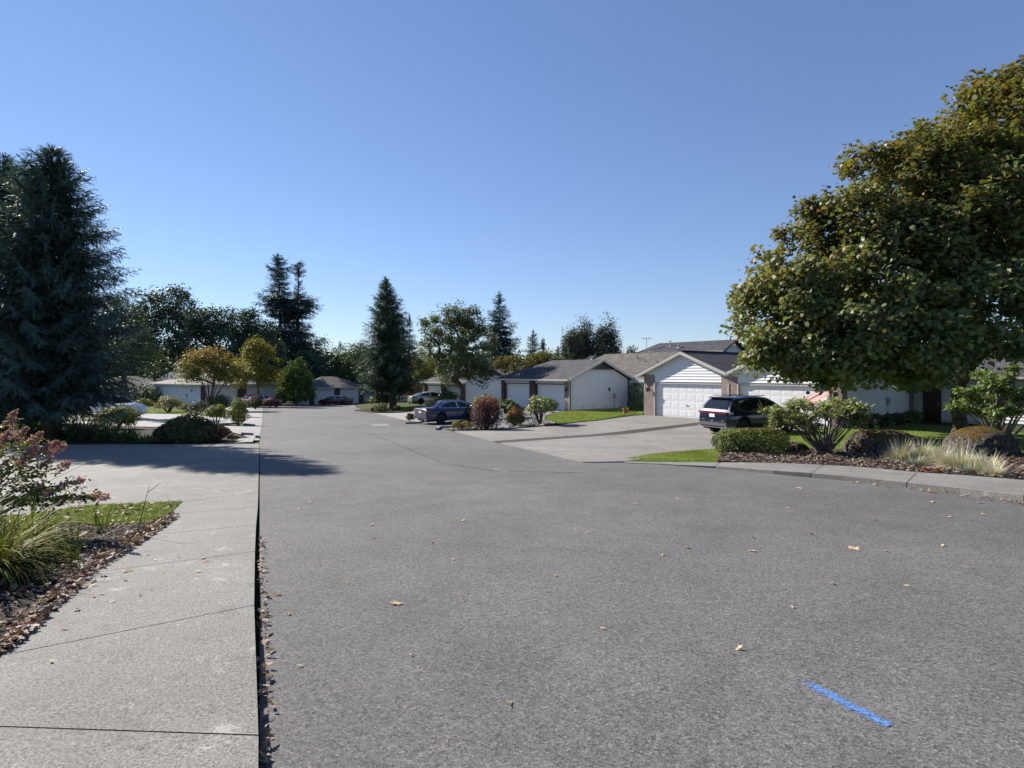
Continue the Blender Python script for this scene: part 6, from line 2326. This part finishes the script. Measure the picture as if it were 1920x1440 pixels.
# ------------------------------------------------------------------ grass, chips, litter
grass("grass_blades", lawn_corner_poly, 17000, .045, .006, F_GRASS, walk_h)
grass("grass_blades", lawn_tip_poly, 12000, .05, .009, F_GRASS, .07)
gp_near = [gp(1400, 841), gp(1480, 843), gp(1560, 847), gp(1660, 849), gp(1760, 852), gp(1920, 854), gp(2200, 858), n_pt(19, 0), n_pt(12.8, 3), n_pt(12.0, -1), n_pt(11.4, -4.8), n_pt(9.7, -6.2)]
grass("grass_blades", gp_near, 20000, .06, .017, F_GRASS, .048)
grass("grass_blades", lawn_garage_poly, 20000, .06, .028, F_GRASS, .048)
grass("grass_blades", [gp(210, 774), gp(340, 777), gp(405, 781), gp(405, 778), gp(350, 771), gp(200, 768)], 6000, .07, .03, F_GRASS, .058)
grass("grass_blades", [gp(752, 771), gp(800, 766.5), gp(832, 762), (-9.9, 62.5), (-12.5, 64.8), gp(748, 765)], 6000, .07, .03, F_GRASS, .083)


def chips(name, poly, n, L, W, mat, off, tmpl=None, flat=.35):
    P = lift(fill(poly, n), off)
    P[:, 2] += rng.uniform(0, .025, n)
    T = tmpl or ([(-.5, -.5, 0), (.5, -.5, .1), (.5, .5, 0), (-.5, .5, .1)], [(0, 1, 2, 3)])
    nrm = np.array([0, 0, 1.0]) + rng.normal(size=(n, 3)) * flat
    s = rng.uniform(.5, 1.3, n)
    S = np.stack([L * s, W * s * rng.uniform(.7, 1.3, n), L * s], 1)
    V, Lp, Z, _ = scatter(T, P, frames(nrm), S)
    o = link(name, np_mesh(name, V, Lp, Z, mat))
    o["kind"] = "stuff"
    return o


LEAFT = ([(x, y, .25 * y * y + .1 * x) for x, y in ((-.5, 0), (-.2, .2), (-.05, .12), (.1, .3), (.22, .14), (.5, .02), (.22, -.14), (.1, -.28), (-.05, -.12), (-.2, -.2))], [(0, 1, 2), (0, 2, 8), (0, 8, 9), (2, 4, 6), (2, 6, 8), (2, 3, 4), (4, 5, 6), (6, 7, 8)])
LEAFT = (LEAFT[0], [tuple(f[::-1]) for f in LEAFT[1]])
bed_vis = [gp(318, 967), gp(285, 985), gp(200, 990), gp(120, 985), gp(-30, 1010), gp(-60, 1000), gp(-250, 1010), (-9.5, 1.5), (-5.0, 1.2), (-4.5, 3.0), gp(-8, 1254), gp(62, 1190), gp(165, 1087), gp(268, 1012)]
F_LEAFPALE = foliage("pale_leaf_litter", [(.36, .27, .20), (.28, .18, .12), (.42, .34, .28), (.22, .12, .08)], .1, .6, gain=1)
chips("bark_chips", bed_vis, 5200, .055, .016, F_CHIP, lambda x, y: walk_h(x, y) + hump(x, y, .025))
chips("leaf_litter", bed_vis, 2400, .075, .075, F_LITTER, lambda x, y: walk_h(x, y) + .006 + hump(x, y, .025), LEAFT)
edge_strip = [gp(318, 967), gp(262, 1004), gp(225, 1022), gp(150, 1075), gp(45, 1180), gp(-20, 1235), gp(-10, 1262), gp(70, 1196), gp(176, 1090), gp(282, 1014), gp(336, 972)]
chips("leaf_litter", edge_strip, 1500, .075, .07, F_LITTER, lambda x, y: walk_h(x, y) + .012, LEAFT, .45)
chips("leaf_litter", lawn_corner_poly, 190, .07, .07, F_LITTER, lambda x, y: walk_h(x, y) + .035, LEAFT, .4)
chips("bark_chips", bed_right_poly, 9000, .09, .03, F_CHIP, lambda x, y: .075 + hump(x, y, .03))
chips("leaf_litter", bed_right_poly, 2200, .10, .09, F_LITTER, lambda x, y: .085 + hump(x, y, .03), LEAFT, .4)
chips("leaf_litter", [gp(1728, 887), gp(1765, 890), gp(1770, 895), gp(1728, 893)], 130, .12, .11, foliage("orange_leaf_litter", [(.20, .085, .045), (.26, .12, .06), (.16, .06, .035)], .1, .6, gain=1), .10, LEAFT, .5)
chips("pebble_scatter", bed_garage_poly, 3500, .09, .07, foliage("pebbles", [(.10, .09, .08), (.2, .19, .18), (.32, .31, .30)], 0, .8), .06)
chips("leaf_litter", [gp(664, 770), gp(700, 773.5), gp(700, 768.5), gp(690, 766.5)], 300, .16, .12, F_LITTER, .07, LEAFT)
gut = [gp(485.5, 1000), gp(493, 1000), gp(503, 1180), gp(512, 1342), gp(520, 1440), gp(480, 1440), gp(482, 1180)]
chips("leaf_litter", gut, 120, .06, .05, F_LEAFPALE, .012, LEAFT, .5)
chips("leaf_litter", [gp(1580, 902), gp(1700, 915.5), gp(1920, 941.5), gp(2100, 962), gp(2090, 972), gp(1920, 949), gp(1700, 919), gp(1580, 904)], 150, .07, .06, F_LITTER, .01, LEAFT, .4)

# single fallen leaves on the asphalt and the sidewalk
leaf_me = []
for k in range(4):
    v = [(x * (1 + .1 * math.sin(k * 3 + i)), y * (1 + .2 * math.cos(k * 2 + i)), z + .12 * math.sin(i * 1.7 + k) * .3) for i, (x, y, z) in enumerate(LEAFT[0])]
    me = bpy.data.meshes.new("fallen_leaf")
    me.from_pydata(v, [], LEAFT[1])
    me.materials.append(F_LEAF)
    leaf_me.append(me)
DARKLEAF = foliage("dark_dry_leaf", [(.06, .03, .02), (.12, .05, .03), (.09, .05, .035)], .05, .6)
leaf_dark = []
for k in range(2):
    me = leaf_me[k].copy()
    me.materials.clear()
    me.materials.append(DARKLEAF)
    leaf_dark.append(me)
spots = [(521, 1116, 17), (541, 1152, 14), (742, 1133, 24), (562, 1250, 12), (955, 1320, 18), (1385, 1218, 16), (1602, 1030, 22), (1413, 1010, 10), (1410, 1034, 14), (1290, 1028, 14), (1520, 1001, 10), (1767, 1024, 9), (1660, 1034, 12), (1042, 1080, 10), (868, 1127, 8), (652, 1094, 9),
         (1270, 936, 10), (1190, 945, 9), (1498, 916, 14), (1514, 931, 7), (1364, 951, 7), (1567, 954, 7), (1478, 953, 8), (1838, 944, 12), (1748, 942, 12), (1842, 965, 14), (1822, 976, 9), (1780, 970, 9), (1640, 975, 9), (868, 977, 10), (697, 985, 9), (700, 1010, 10), (850, 1050, 8), (580, 942, 8), (560, 955, 8),
         (640, 925, 6), (510, 942, 7), (715, 908, 7), (835, 895, 6), (980, 870, 6), (1075, 882, 8), (1150, 905, 7), (1020, 915, 7), (930, 880, 6), (1340, 925, 7), (1240, 965, 8), (1100, 1000, 8), (1185, 1090, 9), (985, 1005, 7), (812, 1020, 8), (1700, 1100, 9), (1820, 1065, 9), (1560, 1095, 9), (1485, 1140, 8), (770, 1230, 9), (1130, 1180, 9), (600, 1060, 8), (1242, 1042, 8)]
for i, (px, py, s) in enumerate(spots):
    x, y = gp(px, py)
    o = link("fallen_leaf", leaf_me[i % 4] if i % 7 else leaf_dark[i % 2], None, (x, y, gz(x, y) + .012))
    sc = s * y / 1080 * 1.15
    o.scale = (sc, sc, sc)
    o.rotation_euler = (rng.normal() * .2, rng.normal() * .2, rng.uniform(0, 6.28))
    props(o, "dry fallen leaf lying alone on the grey asphalt", "leaf", "dry leaves strewn on the street")
for i, (px, py, s) in enumerate([(238, 1084, 20), (387, 1065, 13), (372, 1085, 11), (380, 1058, 12), (172, 1113, 26), (234, 1102, 9), (276, 1050, 9), (334, 1056, 7), (145, 1162, 14), (96, 1265, 11), (120, 1200, 12), (262, 1132, 9), (305, 1085, 8), (290, 1062, 9), (190, 1130, 10), (210, 1146, 8), (175, 1135, 11), (195, 1097, 12)]):
    x, y = gp(px, py)
    z = gz(x, y) + walk_h(x, y) + .012
    o = link("fallen_leaf", (leaf_me + leaf_dark)[i % 6] if i != 4 else leaf_me[0], None, (x, y, z))
    sc = s * y / 1080 * 1.15
    o.scale = (sc, sc, sc)
    o.rotation_euler = (rng.normal() * .2, rng.normal() * .2, rng.uniform(0, 6.28))
    props(o, "dry fallen leaf on the pale sidewalk slabs", "leaf", "dry leaves on the sidewalk")

# more of the wood behind the left houses: single trees, so that no bare horizon shows between the trunks
for i, (px, py, Y, r, mat, lab) in enumerate(((195, 655, 112, 4.5, F_NAVYT, "dark tree behind the shaggy leaning tree"), (235, 690, 108, 4.0, F_MID, "green tree behind the small hip roofed house"), (262, 668, 118, 4.5, F_NAVYT, "dark tree filling in left of the domed oak's trunk"),
                                 (350, 700, 116, 5.0, F_DARK, "dark tree behind the grey sided house's upper roof"), (420, 705, 120, 5.0, F_NAVYT, "dark tree behind the vine maple's crown"), (530, 715, 122, 5.0, F_DARK, "dark tree behind the cypress's left side"),
                                 (615, 712, 125, 4.5, F_NAVYT, "dark tree behind the far brown garage's roof"), (705, 715, 122, 4.0, F_DARK, "dark tree behind the island conifer's left side"), (745, 690, 110, 3.6, F_NAVYT, "dark tree behind the slim conifer"), (775, 700, 105, 3.2, F_MID, "green tree behind the bushy yellow-green one"),
                                 (830, 690, 110, 4.0, F_NAVYT, "dark tree behind the pear tree's left half"), (905, 690, 108, 4.0, F_DARK, "dark tree behind the pear tree's right half"), (965, 690, 100, 3.0, F_DARK, "dark tree behind the left hedge trees"), (1025, 690, 102, 3.0, F_NAVYT, "dark tree behind the right hedge trees"), (130, 690, 110, 4.5, F_DARK, "dark tree behind the big spruce"), (40, 690, 105, 4.5, F_NAVYT, "dark tree behind the second spruce"))):
    b = (xat(px, Y), Y, gz(xat(px, Y), Y))
    cz = zat(py, Y) - b[2]
    tree("background_tree", lab, "tree", b, [(0, 0, cz, r, r * .8, r * .75), (r * .4, 0, cz - r * .5, r * .8, r * .7, r * .7), (-r * .5, 0, cz - r * .4, r * .8, r * .7, r * .7)], .3, max(.8, cz - r), 85, 60, .6, mat, None, KITE, clump=.85, inner=.4)

# ------------------------------------------------------------------ small things
# terracotta planter at the corner of the garage lawn
x, y = gp(1173, 777)
pot = thing("planter_pot", "terracotta planter with a small plant at the corner of the garage lawn", "planter", (x, y, gz(x, y) + .04))
MB().lathe([(.13, 0), (.19, .30), (.23, .31), (.23, .40), (.20, .40), (.17, .33)], 18).build("pot", plain("terracotta", (.30, .12, .065), .8), pot, smooth=40)
a = rng.uniform(0, 6.28, 40)
blades(np.stack([np.cos(a) * .08, np.sin(a) * .08, np.full(40, .34)], 1), rng.uniform(.15, .4, 40), np.full(40, .03), [.4, 1.0, 1.6], F_CROC, "plant", pot, lean=.6, dirs=a)

# white number sign on a post
x, y = gp(941, 793)
sg = thing("post_sign", "small white post sign with black figures between the burgundy and the red tipped shrubs", "sign", (x, y, gz(x, y) + .03), R(-10))
MB().box(-.03, .03, -.02, .02, -.1, .75).build("post", plain("grey_post", (.2, .2, .19), .8), sg)
MB().box(-.11, .11, -.05, -.021, .28, .82).build("board", plain("sign_white", (.78, .78, .76), .5, var=.03), sg)
t = MB()
for z in (.63, .40):          # two plain figures, one above the other
    t.box(-.05, .05, -.056, -.051, z + .10, z + .13).box(.02, .05, -.056, -.051, z + .05, z + .10).box(-.05, .05, -.056, -.051, z + .03, z + .05).box(-.05, -.02, -.056, -.051, z - .02, z + .03).box(-.05, .05, -.056, -.051, z - .05, z - .02)
t.build("figures", BLACK, sg)


# the flag hung from the right brick pillar
def flag():
    px, py = n_pt(11.2, -.15)
    base = Vector((px, py, -1.22 + 1.78))
    f = thing("house_flag", "american flag drooping from a slanted pole on the right brick pillar", "flag", base)
    n3 = Vector((-.794, -.607, 0))
    u3 = Vector((.607, -.794, 0))
    tip = n3 * .50 + u3 * .06 + Vector((0, 0, .68))
    MB().tube([Vector((0, 0, 0)), tip], .014, 6).build("pole", DOORW, f)
    # cloth: hoist along the outer pole, fly hanging down to the left
    NX, NY = 26, 13
    h0, h1 = tip * 1.0, tip * .05
    fly = (-u3 * .74 + n3 * .06 + Vector((0, 0, -.68))).normalized()
    Lf = 1.45
    def P(i, j):
        s, t = i / NX, j / NY
        q = h0.lerp(h1, t * (1 - .25 * s)) + fly * (s * Lf)
        q += n3 * (.05 * math.sin(s * 9 + t * 5) * (s + .2) + .04 * math.sin(t * 11 + s * 3))
        q += Vector((0, 0, -.10 * math.sin(math.pi * s) * (1 - t)))
        return q
    def thin_cloth(name, col):
        m, nt, b = new_mat(name)
        b.inputs["Base Color"].default_value = (*col, 1)
        b.inputs["Roughness"].default_value = .85
        t = N(nt, "BsdfTranslucent")
        t.inputs["Color"].default_value = (*col, 1)
        mx = N(nt, "MixShader")
        mx.inputs[0].default_value = .5
        nt.links.new(b.outputs[0], mx.inputs[1])
        nt.links.new(t.outputs[0], mx.inputs[2])
        nt.links.new(mx.outputs[0], nt.nodes["Material Output"].inputs[0])
        return m
    red, white, blue = thin_cloth("flag_red", (.55, .05, .07)), thin_cloth("flag_white", (.8, .8, .8)), thin_cloth("flag_blue", (.025, .035, .13))
    def cloth(name, mat, i0, i1, j0, j1):
        m = MB()
        vs, fs = [], []
        for j in range(j0, j1 + 1):
            for i in range(i0, i1 + 1):
                vs.append(P(i, j))
        w = i1 - i0 + 1
        for j in range(j1 - j0):
            for i in range(i1 - i0):
                a = j * w + i
                fs.append((a, a + 1, a + w + 1, a + w))
        m.add(vs, fs)
        return m.build(name, mat, f, smooth=80, recalc=False)
    for j in range(13):
        i0 = 10 if j < 7 else 0
        cloth("stripe", red if j % 2 == 0 else white, i0, NX, j, j + 1)
    canton = cloth("canton", blue, 0, 10, 0, 7)
    st = MB()
    nn = (P(5, 3) - P(4, 3)).cross(P(4, 4) - P(4, 3)).normalized()
    for r in range(9):
        for c in range(6 if r % 2 == 0 else 5):
            fi, fj = (c + (.5 if r % 2 == 0 else 1.0)) / 6 * 10, (r + .5) / 9 * 7
            i, j = int(fi), int(fj)
            q = P(i, j).lerp(P(min(10, i + 1), j), fi - i).lerp(P(i, min(7, j + 1)).lerp(P(min(10, i + 1), min(7, j + 1)), fi - i), fj - j)
            a, b = (P(5, 3) - P(4, 3)).normalized(), (P(4, 4) - P(4, 3)).normalized()
            ring = []
            for k in range(10):
                rr = .022 if k % 2 == 0 else .009
                t = math.pi * 2 * k / 10
                ring.append(q + (a * math.cos(t) + b * math.sin(t)) * rr - nn * .004)
            st.prism(ring, nn * .008)
    st.build("stars", white, canton)


flag()
# dark wire hoops along the gable wall's foot
for t, which in ((1.0, "leftmost"), (2.2, "second from left"), (3.6, "third from left"), (4.6, "rightmost")):
    x, y = (4.5 + .794 * t + .607 * .45, 45 + .607 * t - .794 * .45)
    m = MB()
    m.tube([(-.12, 0, 0), (-.12, 0, .32), (0, 0, .42), (.12, 0, .32), (.12, 0, 0)], .012, 5)
    o = m.build("wire_hoop", BLACK, None, loc=(x, y, gz(x, y) + .03))
    o.rotation_euler = (0, 0, ROTN + R(90))
    props(o, f"thin black wire hoop, {which} of four along the pale gable wall", "garden stake", "wire hoops along the gable wall")
